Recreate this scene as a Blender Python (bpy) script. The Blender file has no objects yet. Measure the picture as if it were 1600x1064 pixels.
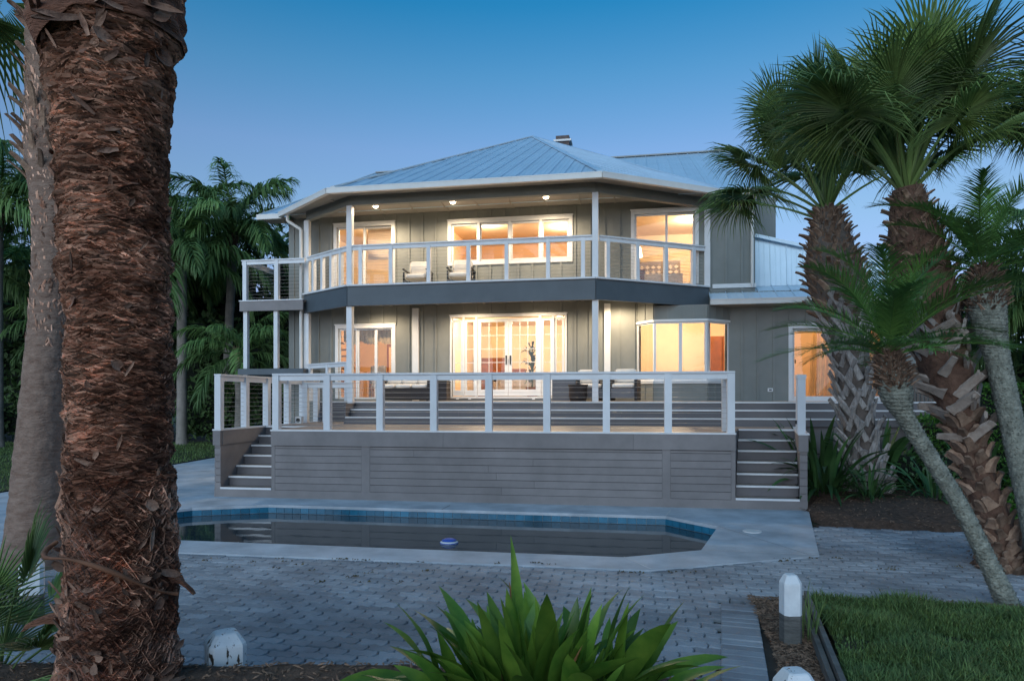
import bpy, bmesh, math, random
import numpy as np
from mathutils import Vector, Matrix, noise
from mathutils.geometry import tessellate_polygon

random.seed(7)
R = math.radians
SC = bpy.context.scene
COL = SC.collection

# ------------------------------------------------------------------ camera
cam_data = bpy.data.cameras.new('camera')
cam = bpy.data.objects.new('camera', cam_data)
COL.objects.link(cam)
SC.camera = cam
cam.location = (0, 0, 1.9)
cam.rotation_euler = (R(90), 0, 0)
cam_data.sensor_width = 36
cam_data.lens = 24
cam_data.shift_y = 90 / 1600
cam_data.clip_start = 0.05
cam_data.clip_end = 3000

# ------------------------------------------------------------------ dusk sky
world = bpy.data.worlds.new('World')
SC.world = world
world.use_nodes = True
wn = world.node_tree
bg = wn.nodes['Background']
SUN_EL, SUN_AZ = 20.0, 200.0
sky = wn.nodes.new('ShaderNodeTexSky')
sky.sky_type = 'NISHITA'
sky.sun_disc = False
sky.sun_elevation = R(SUN_EL)
sky.sun_rotation = R(SUN_AZ)
sky.ozone_density = 4.0
sky.dust_density = 0.3
# the air grows deeper blue with height after sunset: one tint by elevation, the same all round
wtc = wn.nodes.new('ShaderNodeTexCoord')
wsx = wn.nodes.new('ShaderNodeSeparateXYZ')
wramp = wn.nodes.new('ShaderNodeValToRGB')
wmul = wn.nodes.new('ShaderNodeMix')
wmul.data_type = 'RGBA'
wmul.blend_type = 'MULTIPLY'
wmul.inputs[0].default_value = 1.0
wn.links.new(wtc.outputs['Generated'], wsx.inputs[0])
wn.links.new(wsx.outputs['Z'], wramp.inputs[0])
wn.links.new(sky.outputs[0], wmul.inputs[6])
wn.links.new(wramp.outputs[0], wmul.inputs[7])
wn.links.new(wmul.outputs[2], bg.inputs[0])
SKY_TINT = [(0.0, (.46, .55, .93)), (1.0, (.16, .85, 1.0)), (.131, (.88, .70, .84)), (.246, (1, .945, .878)), (.336, (1, 1, 1)), (.424, (.555, .986, 1)), (.499, (.163, .894, 1)), (.75, (.15, .88, 1.0))]
SKY_STRENGTH = 0.15
els = wramp.color_ramp.elements
for i, (p, c) in enumerate(SKY_TINT):
    e = els[i] if i < 2 else els.new(p)
    e.position = p
    e.color = (*c, 1)
bg.inputs[1].default_value = SKY_STRENGTH

sun_data = bpy.data.lights.new('sun', 'SUN')
sun_data.energy = 1.65
sun_data.angle = R(60)
sun_data.color = (0.76, 0.90, 1.0)
sun = bpy.data.objects.new('sun', sun_data)
COL.objects.link(sun)
sun.rotation_euler = (R(90 - SUN_EL), 0, R(-(SUN_AZ - 180)))

SC.view_settings.view_transform = 'Standard'
SC.view_settings.look = 'None'
SC.view_settings.exposure = 0.0
SC.view_settings.gamma = 1.0
SC.view_settings.use_curve_mapping = False
SC.render.engine = 'CYCLES'
SC.cycles.use_denoising = True
SC.cycles.max_bounces = 7
SC.cycles.diffuse_bounces = 4
SC.cycles.glossy_bounces = 3
SC.cycles.transmission_bounces = 4
SC.cycles.transparent_max_bounces = 12
SC.cycles.caustics_reflective = False
SC.cycles.caustics_refractive = False
SC.cycles.sample_clamp_indirect = 4.0


# ------------------------------------------------------------------ helpers
def tag(o, label=None, cat=None, group=None, kind=None):
    if label: o['label'] = label
    if cat: o['category'] = cat
    if group: o['group'] = group
    if kind: o['kind'] = kind
    return o


def link(name, data, parent=None, loc=(0, 0, 0), rot=(0, 0, 0), scl=(1, 1, 1)):
    o = bpy.data.objects.new(name, data)
    COL.objects.link(o)
    o.parent = parent
    o.location = loc
    o.rotation_euler = rot
    o.scale = scl
    return o


def empty(name, loc=(0, 0, 0), rz=0.0, label=None, cat=None, group=None, parent=None):
    o = link(name, None, parent, loc, (0, 0, rz))
    o.empty_display_size = 0.2
    return tag(o, label, cat, group)


class MB:
    def __init__(self):
        self.v, self.f = [], []

    def add(self, vs, fs):
        k = len(self.v)
        self.v.extend([tuple(p) for p in vs])
        self.f.extend([tuple(i + k for i in f) for f in fs])

    def box(self, x0, x1, y0, y1, z0, z1):
        self.add([(x0, y0, z0), (x1, y0, z0), (x1, y1, z0), (x0, y1, z0), (x0, y0, z1), (x1, y0, z1), (x1, y1, z1), (x0, y1, z1)],
                 [(0, 3, 2, 1), (4, 5, 6, 7), (0, 1, 5, 4), (1, 2, 6, 5), (2, 3, 7, 6), (3, 0, 4, 7)])

    def prism(self, poly, z0, z1, cap=True):
        n = len(poly)
        vs = [(p[0], p[1], z0) for p in poly] + [(p[0], p[1], z1) for p in poly]
        fs = [(i, (i + 1) % n, n + (i + 1) % n, n + i) for i in range(n)]
        if cap:
            fs += [tuple(range(n))[::-1], tuple(range(n, 2 * n))]
        self.add(vs, fs)

    def frustum(self, rings):
        n = len(rings[0])
        vs = [p for r in rings for p in r]
        fs = []
        for k in range(len(rings) - 1):
            for i in range(n):
                a, b = k * n + i, k * n + (i + 1) % n
                fs.append((a, b, b + n, a + n))
        fs += [tuple(range(n))[::-1], tuple(range((len(rings) - 1) * n, len(rings) * n))]
        self.add(vs, fs)

    def tube(self, pts, rad, sides=8, caps=True):
        pts = [Vector(p) for p in pts]
        rings = []
        up = Vector((0.13, 0.21, 1)).normalized()
        for i, p in enumerate(pts):
            t = (pts[min(i + 1, len(pts) - 1)] - pts[max(i - 1, 0)]).normalized()
            a = t.cross(up)
            if a.length < 0.15: a = t.cross(Vector((1, 0, 0)))
            a.normalize()
            b = t.cross(a).normalized()
            r = rad[i] if hasattr(rad, '__len__') else rad
            rings.append([tuple(p + (a * math.cos(k / sides * 6.28318) + b * math.sin(k / sides * 6.28318)) * r) for k in range(sides)])
        n = sides
        vs = [q for r_ in rings for q in r_]
        fs = [(k * n + i, k * n + (i + 1) % n, (k + 1) * n + (i + 1) % n, (k + 1) * n + i) for k in range(len(pts) - 1) for i in range(n)]
        if caps:
            fs += [tuple(range(n)), tuple(range(len(vs) - n, len(vs)))[::-1]]
        self.add(vs, fs)

    def mesh(self, name, m=None, smooth=False):
        me = bpy.data.meshes.new(name)
        me.from_pydata(self.v, [], self.f)
        if m: me.materials.append(m)
        if smooth:
            me.polygons.foreach_set('use_smooth', [True] * len(me.polygons))
        me.update()
        return me

    def build(self, name, m, parent=None, loc=(0, 0, 0), rot=(0, 0, 0), smooth=False):
        return link(name, self.mesh(name, m, smooth), parent, loc, rot)


_uc = {}


def ucube(m):
    if m.name not in _uc:
        b = MB(); b.box(-.5, .5, -.5, .5, -.5, .5)
        _uc[m.name] = b.mesh('board_' + m.name, m)
    return _uc[m.name]


def bx(name, m, parent, x0, x1, y0, y1, z0, z1):
    return link(name, ucube(m), parent, ((x0 + x1) / 2, (y0 + y1) / 2, (z0 + z1) / 2), (0, 0, 0), (abs(x1 - x0), abs(y1 - y0), abs(z1 - z0)))


def beam(name, m, parent, p0, p1, w, h):
    """a board from p0 to p1 (centre line), w across, h high"""
    p0, p1 = Vector(p0), Vector(p1)
    d = p1 - p0
    az = math.atan2(d.y, d.x)
    el = math.atan2(d.z, math.hypot(d.x, d.y))
    return link(name, ucube(m), parent, (p0 + p1) / 2, (0, -el, az), (d.length, w, h))


_cyl = {}


def rod(name, m, parent, p0, p1, r, sides=5):
    k = (m.name, sides)
    if k not in _cyl:
        b = MB(); b.tube([(0, 0, -.5), (0, 0, .5)], 1.0, sides)
        _cyl[k] = b.mesh('rod_' + m.name, m)
    p0, p1 = Vector(p0), Vector(p1)
    d = p1 - p0
    o = link(name, _cyl[k], parent, (p0 + p1) / 2, (0, 0, 0), (r, r, d.length))
    o.rotation_euler = d.to_track_quat('Z', 'Y').to_euler()
    return o


def inpoly(x, y, poly):
    c = False
    j = len(poly) - 1
    for i in range(len(poly)):
        xi, yi = poly[i]; xj, yj = poly[j]
        if (yi > y) != (yj > y) and x < (xj - xi) * (y - yi) / (yj - yi) + xi: c = not c
        j = i
    return c


def sheet(mb, outer, holes, z, thick=0.0):
    loops = [[Vector((p[0], p[1], 0)) for p in outer]] + [[Vector((p[0], p[1], 0)) for p in hl] for hl in holes]
    pts = [p for lp in loops for p in lp]
    tris = tessellate_polygon(loops)
    fs = []
    for t in tris:
        a, b, c = [pts[i] for i in t]
        fs.append(t if (b - a).cross(c - a).z > 0 else t[::-1])
    mb.add([(p.x, p.y, z) for p in pts], fs)
    if thick:
        for lp in loops:
            n = len(lp)
            mb.add([(p.x, p.y, z) for p in lp] + [(p.x, p.y, z - thick) for p in lp], [(i, (i + 1) % n, n + (i + 1) % n, n + i) for i in range(n)])


# ------------------------------------------------------------------ materials
def mat(name, col, rough=0.6, var=0.25, scale=3.0, bump=0.0, bscale=40.0, metal=0.0, obj=0.0, island=0.0, col2=None, spec=0.4, stretch=None, detail=4.0, trans=0.0):
    m = bpy.data.materials.new(name)
    m.use_nodes = True
    nt = m.node_tree
    N, L = nt.nodes, nt.links
    p = N['Principled BSDF']
    geo = N.new('ShaderNodeNewGeometry')
    vec = geo.outputs['Position']
    if stretch:
        mp = N.new('ShaderNodeMapping')
        mp.inputs['Scale'].default_value = stretch
        L.new(vec, mp.inputs['Vector'])
        vec = mp.outputs['Vector']
    nz = N.new('ShaderNodeTexNoise')
    nz.inputs['Scale'].default_value = scale
    nz.inputs['Detail'].default_value = detail
    nz.inputs['Roughness'].default_value = 0.62
    L.new(vec, nz.inputs['Vector'])
    ramp = N.new('ShaderNodeValToRGB')
    c2 = col2 if col2 else tuple(min(1, c * (1 + var)) for c in col)
    c1 = tuple(c * (1 - var) for c in col) if not col2 else col
    ramp.color_ramp.elements[0].position = 0.3
    ramp.color_ramp.elements[1].position = 0.7
    ramp.color_ramp.elements[0].color = (*c1, 1)
    ramp.color_ramp.elements[1].color = (*c2, 1)
    L.new(nz.outputs['Fac'], ramp.inputs[0])
    out = ramp.outputs[0]

    def vary(src, amt, out):
        mr = N.new('ShaderNodeMapRange')
        mr.inputs[3].default_value = 1 - amt
        mr.inputs[4].default_value = 1 + amt
        L.new(src, mr.inputs[0])
        hs = N.new('ShaderNodeHueSaturation')
        L.new(mr.outputs[0], hs.inputs['Value'])
        L.new(out, hs.inputs['Color'])
        return hs.outputs[0]
    if obj:
        oi = N.new('ShaderNodeObjectInfo')
        out = vary(oi.outputs['Random'], obj, out)
    if island:
        out = vary(geo.outputs['Random Per Island'], island, out)
    L.new(out, p.inputs['Base Color'])
    p.inputs['Roughness'].default_value = rough
    p.inputs['Metallic'].default_value = metal
    p.inputs['Specular IOR Level'].default_value = spec
    if bump:
        bz = N.new('ShaderNodeTexNoise')
        bz.inputs['Scale'].default_value = bscale
        bz.inputs['Detail'].default_value = 5
        L.new(vec, bz.inputs['Vector'])
        bp = N.new('ShaderNodeBump')
        bp.inputs['Strength'].default_value = bump
        bp.inputs['Distance'].default_value = 0.02
        L.new(bz.outputs['Fac'], bp.inputs['Height'])
        L.new(bp.outputs[0], p.inputs['Normal'])
    if trans:
        tr = N.new('ShaderNodeBsdfTranslucent')
        L.new(out, tr.inputs['Color'])
        mx = N.new('ShaderNodeMixShader')
        mx.inputs[0].default_value = trans
        L.new(p.outputs[0], mx.inputs[1])
        L.new(tr.outputs[0], mx.inputs[2])
        L.new(mx.outputs[0], N['Material Output'].inputs['Surface'])
    return m


def emit(name, col, s):
    m = bpy.data.materials.new(name)
    m.use_nodes = True
    nt = m.node_tree
    e = nt.nodes.new('ShaderNodeEmission')
    e.inputs[0].default_value = (*col, 1)
    e.inputs[1].default_value = s
    nt.links.new(e.outputs[0], nt.nodes['Material Output'].inputs['Surface'])
    return m


def glass_mat(name, tint=(1, 1, 1), gain=1.0):
    m = bpy.data.materials.new(name)
    m.use_nodes = True
    nt = m.node_tree
    N, L = nt.nodes, nt.links
    t = N.new('ShaderNodeBsdfTransparent')
    t.inputs[0].default_value = (*tint, 1)
    g = N.new('ShaderNodeBsdfGlossy')
    g.inputs['Roughness'].default_value = 0.01
    g.inputs['Color'].default_value = (0.9, 0.93, 0.95, 1)
    fr = N.new('ShaderNodeFresnel')
    fr.inputs[0].default_value = 1.45
    mx = N.new('ShaderNodeMixShader')
    L.new(fr.outputs[0], mx.inputs[0])
    L.new(t.outputs[0], mx.inputs[1])
    L.new(g.outputs[0], mx.inputs[2])
    L.new(mx.outputs[0], N['Material Output'].inputs['Surface'])
    return m


M = {}
M['siding'] = mat('siding', (0.225, 0.235, 0.218), 0.65, 0.10, 1.3, bump=0.08, bscale=60)
M['batten'] = mat('batten', (0.23, 0.24, 0.223), 0.65, 0.10, 1.3, obj=0.04)
M['white'] = mat('white_trim', (0.74, 0.74, 0.73), 0.45, 0.05, 2.0, obj=0.03, bump=0.03)
M['rail'] = mat('rail_paint', (0.70, 0.71, 0.72), 0.42, 0.06, 2.5, obj=0.03, bump=0.03)
M['fascia'] = mat('slate_fascia', (0.085, 0.105, 0.12), 0.5, 0.12, 1.5, bump=0.05)
M['skirt'] = mat('deck_skirt', (0.215, 0.195, 0.19), 0.6, 0.17, 1.6, detail=9, obj=0.07, bump=0.06, bscale=90)
M['groove'] = mat('skirt_backing', (0.03, 0.03, 0.032), 0.9)
M['riser'] = mat('riser', (0.15, 0.14, 0.145), 0.6, 0.10, 1.4, obj=0.05, bump=0.05)
M['nosing'] = mat('nosing', (0.72, 0.72, 0.72), 0.45, 0.08, 3.0)
M['plank'] = mat('deck_plank', (0.30, 0.235, 0.195), 0.55, 0.2, 2.0, obj=0.10, bump=0.08)
M['cable'] = mat('steel_cable', (0.55, 0.53, 0.5), 0.35, 0.1, metal=0.9)
M['roof'] = mat('metal_roof', (0.62, 0.76, 0.86), 0.36, 0.06, 0.8, metal=0.2, obj=0.03)
M['soffit'] = mat('soffit', (0.33, 0.31, 0.275), 0.7, 0.06)
M['gutter'] = mat('gutter', (0.72, 0.70, 0.66), 0.4, 0.05)
M['concrete'] = mat('pool_concrete', (0.31, 0.345, 0.38), 0.75, 0.0, 1.4, col2=(0.60, 0.645, 0.69), bump=0.12, bscale=25, detail=9)
M['joint'] = mat('joint_line', (0.62, 0.62, 0.62), 0.8)
M['crack'] = mat('dark_joint', (0.09, 0.09, 0.09), 0.9)
M['paver'] = mat('paver_stone', (0.13, 0.145, 0.165), 0.8, 0.0, 0.8, col2=(0.37, 0.395, 0.425), obj=0.2, island=0.2, bump=0.25, bscale=55, detail=8)
M['sand'] = mat('joint_sand', (0.05, 0.047, 0.042), 0.95, 0.35, 8.0)
M['tile'] = mat('pool_tile', (0.016, 0.145, 0.24), 0.15, 0.2, 6.0, obj=0.25)
M['grout'] = mat('grout', (0.42, 0.45, 0.46), 0.8)
M['plaster'] = mat('pool_plaster', (0.10, 0.14, 0.15), 0.8, 0.1)
M['grass'] = mat('grass_blade', (0.085, 0.15, 0.05), 0.6, 0.0, 2.2, col2=(0.17, 0.25, 0.075), island=0.45, trans=0.3)
M['soil'] = mat('soil', (0.035, 0.028, 0.018), 0.95, 0.4, 6.0, col2=(0.05, 0.06, 0.022), bump=0.3, bscale=30)
M['mulch'] = mat('mulch', (0.10, 0.06, 0.04), 0.95, 0.4, 14.0, bump=0.6, bscale=60)
M['chip'] = mat('mulch_chip', (0.19, 0.115, 0.075), 0.9, 0.3, 5.0, island=0.5)
M['post'] = mat('post_paint', (0.72, 0.74, 0.75), 0.6, 0.08, 9.0, bump=0.1)
M['wood_grey'] = mat('weathered_timber', (0.13, 0.125, 0.115), 0.85, 0.35, 6.0, bump=0.4, bscale=18, stretch=(1, 1, 5), obj=0.1)
M['dark'] = mat('dark_wicker', (0.035, 0.028, 0.026), 0.7, 0.3, 30.0, bump=0.3, bscale=120)
M['cushion'] = mat('cushion', (0.72, 0.68, 0.62), 0.85, 0.05, 8.0, bump=0.1)
M['greybox'] = mat('grey_metal_cabinet', (0.13, 0.13, 0.14), 0.45, 0.1, 2.0)
M['black'] = mat('black_metal', (0.015, 0.015, 0.016), 0.4, 0.1)
M['glass'] = glass_mat('window_glass')
M['lamp'] = emit('lamp_glow', (1.0, 0.80, 0.55), 30.0)
M['shade'] = emit('lamp_shade_glow', (1.0, 0.78, 0.5), 6.0)
M['wall_orange'] = mat('orange_wall', (0.70, 0.47, 0.27), 0.8, 0.05)
M['wall_tan'] = mat('tan_wall', (0.78, 0.66, 0.48), 0.8, 0.05)
M['wall_cream'] = mat('cream_wall', (0.78, 0.64, 0.46), 0.8, 0.05)
M['floor_wood'] = mat('wood_floor', (0.28, 0.15, 0.08), 0.4, 0.25, 4.0, stretch=(8, 1, 1))
M['cabinet'] = mat('red_wood_cabinet', (0.22, 0.075, 0.03), 0.4, 0.25, 5.0)
M['fabric'] = mat('pale_fabric', (0.60, 0.52, 0.42), 0.9, 0.12, 20.0)
M['valance'] = mat('patterned_valance', (0.36, 0.26, 0.15), 0.9, 0.0, 26.0, col2=(0.60, 0.48, 0.30))
M['curtain'] = mat('gold_curtain', (0.72, 0.46, 0.20), 0.85, 0.12, 4.0, trans=0.3)
M['blind'] = mat('blind', (0.75, 0.62, 0.48), 0.8, 0.04, trans=0.35)
M['headboard'] = mat('headboard', (0.22, 0.18, 0.15), 0.8, 0.1)
M['indoor_leaf'] = mat('indoor_leaf', (0.03, 0.07, 0.03), 0.5, 0.3)
# plants
M['bark_date'] = mat('date_bark', (0.085, 0.032, 0.019), 0.95, 0.0, 3.0, col2=(0.30, 0.14, 0.085), bump=0.9, bscale=30, stretch=(1, 1, 5))
M['fibre'] = mat('date_fibre', (0.23, 0.095, 0.055), 0.9, 0.0, 3.5, col2=(0.78, 0.48, 0.34), island=0.8)
M['flake'] = mat('leaf_base_flake', (0.12, 0.058, 0.038), 0.9, 0.0, 14.0, col2=(0.30, 0.18, 0.125), obj=0.55, bump=0.4, bscale=50)
M['bark_grey'] = mat('grey_bark', (0.18, 0.11, 0.08), 0.95, 0.0, 7.0, col2=(0.31, 0.215, 0.165), bump=0.8, bscale=22, stretch=(1, 1, 2.5))
M['boot_grey'] = mat('grey_boot', (0.19, 0.165, 0.15), 0.9, 0.0, 10.0, col2=(0.42, 0.38, 0.35), obj=0.3, bump=0.4, bscale=60, stretch=(3, 3, 0.6))
M['boot_brown'] = mat('brown_boot', (0.13, 0.075, 0.05), 0.9, 0.0, 11.0, col2=(0.30, 0.20, 0.14), obj=0.4, island=0.4, bump=0.4, bscale=60)
M['boot_tan'] = mat('tan_boot', (0.24, 0.185, 0.15), 0.9, 0.0, 11.0, col2=(0.40, 0.33, 0.28), obj=0.25, bump=0.4, bscale=50)
M['bark_dun'] = mat('dun_bark', (0.07, 0.055, 0.045), 0.95, 0.0, 8.0, col2=(0.16, 0.125, 0.105), bump=0.9, bscale=25)
M['bark_red'] = mat('red_bark', (0.075, 0.038, 0.026), 0.95, 0.0, 8.0, col2=(0.17, 0.095, 0.065), bump=0.9, bscale=25)
M['bark_pyg'] = mat('pygmy_bark', (0.13, 0.135, 0.11), 0.9, 0.0, 14.0, col2=(0.33, 0.34, 0.285), bump=0.8, bscale=60)
M['fan'] = mat('fan_leaf', (0.095, 0.165, 0.050), 0.45, 0.0, 1.4, col2=(0.20, 0.28, 0.085), obj=0.4, island=0.28, trans=0.3)
M['frond'] = mat('date_frond', (0.065, 0.165, 0.04), 0.45, 0.0, 1.6, col2=(0.15, 0.28, 0.065), obj=0.3, island=0.2, trans=0.22)
M['queen'] = mat('queen_frond', (0.075, 0.15, 0.045), 0.6, 0.0, 0.4, col2=(0.15, 0.25, 0.075), obj=0.4, island=0.2, trans=0.2)
M['stalk'] = mat('leaf_stalk', (0.075, 0.11, 0.035), 0.6, 0.25, 2.0)
M['lily'] = mat('lily_leaf', (0.045, 0.14, 0.018), 0.38, 0.0, 5.0, col2=(0.19, 0.31, 0.042), obj=0.45, trans=0.3, spec=0.5)
M['lily_dry'] = mat('dry_leaf', (0.22, 0.10, 0.035), 0.7, 0.3, 6.0)
M['strap'] = mat('dark_strap_leaf', (0.030, 0.085, 0.026), 0.45, 0.0, 2.0, col2=(0.07, 0.15, 0.045), obj=0.4, trans=0.15)
M['hedge'] = mat('hedge_leaf', (0.035, 0.115, 0.014), 0.55, 0.0, 2.0, col2=(0.085, 0.21, 0.03), island=0.4, trans=0.25)
M['tree'] = mat('tree_leaf', (0.030, 0.066, 0.020), 0.7, 0.0, 0.5, col2=(0.075, 0.13, 0.04), island=0.4, trans=0.15)
M['core'] = mat('foliage_core', (0.006, 0.010, 0.006), 1.0)  # near-black, for the dark inside of shrubs and hedges
M['bark_far'] = mat('far_bark', (0.24, 0.215, 0.19), 0.95, 0.3, 2.0)

# ================================================================== THE GROUND
POOL = [(-4.35, 12.2), (-5.55, 11.85), (-6.35, 11.0), (-6.45, 10.1), (-5.75, 9.36), (-4.6, 9.17), (1.34, 8.17), (2.37, 8.55), (3.06, 10.13), (2.48, 11.02)]
pc = Vector((sum(p[0] for p in POOL) / len(POOL), sum(p[1] for p in POOL) / len(POOL)))


def grow(poly, d):
    out = []
    n = len(poly)
    for i in range(n):
        a, b, c = Vector(poly[i - 1]), Vector(poly[i]), Vector(poly[(i + 1) % n])
        n1 = Vector(((b - a).y, -(b - a).x)).normalized()
        n2 = Vector(((c - b).y, -(c - b).x)).normalized()
        # outward for ccw polygons
        k = (n1 + n2)
        k = k / max(0.2, k.length_squared) * 2
        out.append((b.x + k.x * d, b.y + k.y * d))
    return out


HOLE = grow(POOL, 0.12)
m = MB()
sheet(m, [(-900, -60), (900, -60), (900, 1500), (-900, 1500)], [HOLE], -0.07)
tag(m.build('ground', M['soil']), kind='structure')

CONC = [(-9.0, 8.95), (-4.24, 8.45), (1.52, 7.56), (3.71, 8.24), (4.46, 10.14), (4.96, 11.40), (5.0, 13.2), (-3.0, 15.0), (-5.0, 19.5), (-6.5, 24.0), (-9.2, 23.8), (-9.5, 21.8), (-9.68, 19.3), (-10.0, 16.5), (-10.27, 13.7), (-11.2, 11.4), (-11.4, 9.2)]
m = MB()
sheet(m, CONC, [POOL], 0.0, 0.046)
conc = tag(m.build('pool_deck', M['concrete']), 'grey concrete apron surrounding the swimming pool', None, kind='structure')


def strip(name, mm, a, b, w, z, parent):
    a, b = Vector(a), Vector(b)
    d = (b - a).normalized()
    k = Vector((-d.y, d.x)) * w / 2
    mb = MB()
    mb.add([(a.x + k.x, a.y + k.y, z), (a.x - k.x, a.y - k.y, z), (b.x - k.x, b.y - k.y, z), (b.x + k.x, b.y + k.y, z)], [(0, 1, 2, 3)])
    return mb.build(name, mm, parent)


for a, b, mm, w in [((1.34, 8.17), (1.55, 7.58), 'joint', 0.018), ((2.37, 8.55), (3.70, 8.27), 'joint', 0.014), ((2.48, 11.02), (2.7, 11.6), 'joint', 0.018),
                    ((-3.6, 9.0), (-3.9, 8.42), 'joint', 0.012), ((-1.2, 11.66), (-1.1, 12.1), 'crack', 0.012), ((3.06, 10.13), (3.6, 8.3), 'crack', 0.006),
                    ((-5.9, 11.9), (-8.9, 16.0), 'crack', 0.015), ((-10.2, 14.2), (-5.5, 13.6), 'crack', 0.014), ((-9.8, 18.0), (-5.6, 17.6), 'crack', 0.014)]:
    strip('expansion_joint', M[mm], a, b, w, 0.004, conc)
# skimmer lid and drain in the concrete
m = MB()
m.prism([(0.13 * math.cos(k / 16 * 6.283), 0.13 * math.sin(k / 16 * 6.283)) for k in range(16)], 0, 0.012)
lid = m.build('skimmer_lid', M['white'], loc=(3.42, 9.72, 0.002))
tag(lid, 'round pale skimmer lid set in the concrete by the pool corner', 'lid')

# ---- pool shell, waterline tiles, water
pool = empty('swimming_pool', (0, 0, 0), 0, 'long swimming pool with clipped corners and blue waterline tiles', 'pool')
m = MB()
n = len(POOL)
sh = grow(POOL, 0.03)
m.add([(p[0], p[1], -0.045) for p in sh] + [(p[0], p[1], -1.5) for p in sh], [(i, n + i, n + (i + 1) % n, (i + 1) % n) for i in range(n)])
m.add([(p[0], p[1], -1.5) for p in sh], [tuple(range(n))])
m.build('basin', M['plaster'], pool)
m = MB()
b0 = grow(POOL, 0.004)
m.add([(p[0], p[1], -0.046) for p in b0] + [(p[0], p[1], -0.36) for p in b0], [(i, n + i, n + (i + 1) % n, (i + 1) % n) for i in range(n)])
m.build('grout_band', M['grout'], pool)
tl = MB()
tl.box(-0.0735, 0.0735, -0.006, 0.012, -0.0465, 0.0465)
tme = tl.mesh('pool_tile', M['tile'])
for i in range(n):
    a, b = Vector(POOL[i]), Vector(POOL[(i + 1) % n])
    d = b - a
    cnt = max(1, round(d.length / 0.154))
    ang = math.atan2(d.y, d.x)
    for k in range(cnt):
        c = a + d * ((k + .5) / cnt)
        for r_ in range(2):
            link('tile', tme, pool, (c.x, c.y, -0.096 - 0.100 * r_), (0, 0, ang), (d.length / cnt / 0.154, 1, 1))
wm = bpy.data.materials.new('pool_water')
wm.use_nodes = True
nt = wm.node_tree
p = nt.nodes['Principled BSDF']
p.inputs['Base Color'].default_value = (0.030, 0.050, 0.058, 1)
p.inputs['Roughness'].default_value = 0.035
p.inputs['IOR'].default_value = 1.33
p.inputs['Specular IOR Level'].default_value = 0.9
nz = nt.nodes.new('ShaderNodeTexNoise')
nz.inputs['Scale'].default_value = 2.2
nz.inputs['Detail'].default_value = 2
bp = nt.nodes.new('ShaderNodeBump')
bp.inputs['Strength'].default_value = 0.035
bp.inputs['Distance'].default_value = 0.05
ge = nt.nodes.new('ShaderNodeNewGeometry')
nt.links.new(ge.outputs['Position'], nz.inputs['Vector'])
nt.links.new(nz.outputs['Fac'], bp.inputs['Height'])
nt.links.new(bp.outputs[0], p.inputs['Normal'])
m = MB()
wp = grow(POOL, -0.014)
sheet(m, wp, [], -0.150)
tag(m.build('pool_water', wm), 'still dark pool water reflecting the deck skirt', None, kind='structure')

# ---- floating chlorine dispenser
fl = empty('floating_dispenser', (-0.89, 9.66, -0.150), 0.3, 'small blue and white floater drifting in the pool', 'pool float')
fl.scale = (1, 1, .65)
M['blue'] = mat('blue_plastic', (0.03, 0.09, 0.42), 0.35)
m = MB()
pr = [(0.02, -0.05), (0.10, -0.04), (0.128, 0.0), (0.125, 0.035), (0.10, 0.055)]
m.frustum([[(r_ * math.cos(k / 20 * 6.283), r_ * math.sin(k / 20 * 6.283), z) for k in range(20)] for r_, z in pr])
m.build('float_ring', M['white'], fl, smooth=True)
m = MB()
m.frustum([[(r_ * math.cos(k / 20 * 6.283), r_ * math.sin(k / 20 * 6.283), z) for k in range(20)] for r_, z in [(0.106, 0.056), (0.10, 0.075), (0.06, 0.10), (0.03, 0.105)]])
m.build('cap', M['blue'], fl, smooth=True)
m = MB()
m.frustum([[(r_ * math.cos(k / 20 * 6.283), r_ * math.sin(k / 20 * 6.283), z) for k in range(20)] for r_, z in [(0.131, 0.008), (0.131, 0.026)]])
m.build('stripe', M['blue'], fl)

# ---- interlocking pavers
PATIO = [(-8.9, 4.2), (1.70, 4.2), (1.93, 5.4), (2.16, 6.40), (5.2, 6.05), (5.9, 6.2), (6.9, 7.2), (5.25, 7.85), (6.7, 9.72), (5.9, 9.82), (4.75, 10.10), (4.50, 10.12), (3.76, 8.22), (1.52, 7.53), (-4.24, 8.42), (-8.9, 8.92)]
PATG = grow(PATIO, 0.09)
m = MB()
sheet(m, grow(PATIO, 0.12), [], -0.05)
patio = tag(m.build('paver_patio', M['sand']), 'patio of interlocking grey pavers between pool and planting bed', None, kind='structure')
PL, PW, JA, JB, GAP = 0.236, 0.118, 0.013, 0.016, 0.006


def paver_ring(s, z):
    lo = [(k * PL / 8, {1: JA, 2: 0, 3: -JA, 5: JA, 6: 0, 7: -JA}.get(k, 0)) for k in (0, 1, 3, 4, 5, 7, 8)]
    ring = [(x, y) for x, y in lo] + [(PL + JB, PW / 2)] + [(x, y + PW) for x, y in lo[::-1]] + [(JB, PW / 2)]
    cx, cy = PL / 2, PW / 2
    return [((x - cx) * (1 - s / cx * .9), (y - cy) * (1 - s / cy * .9), z) for x, y in ring]


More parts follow.
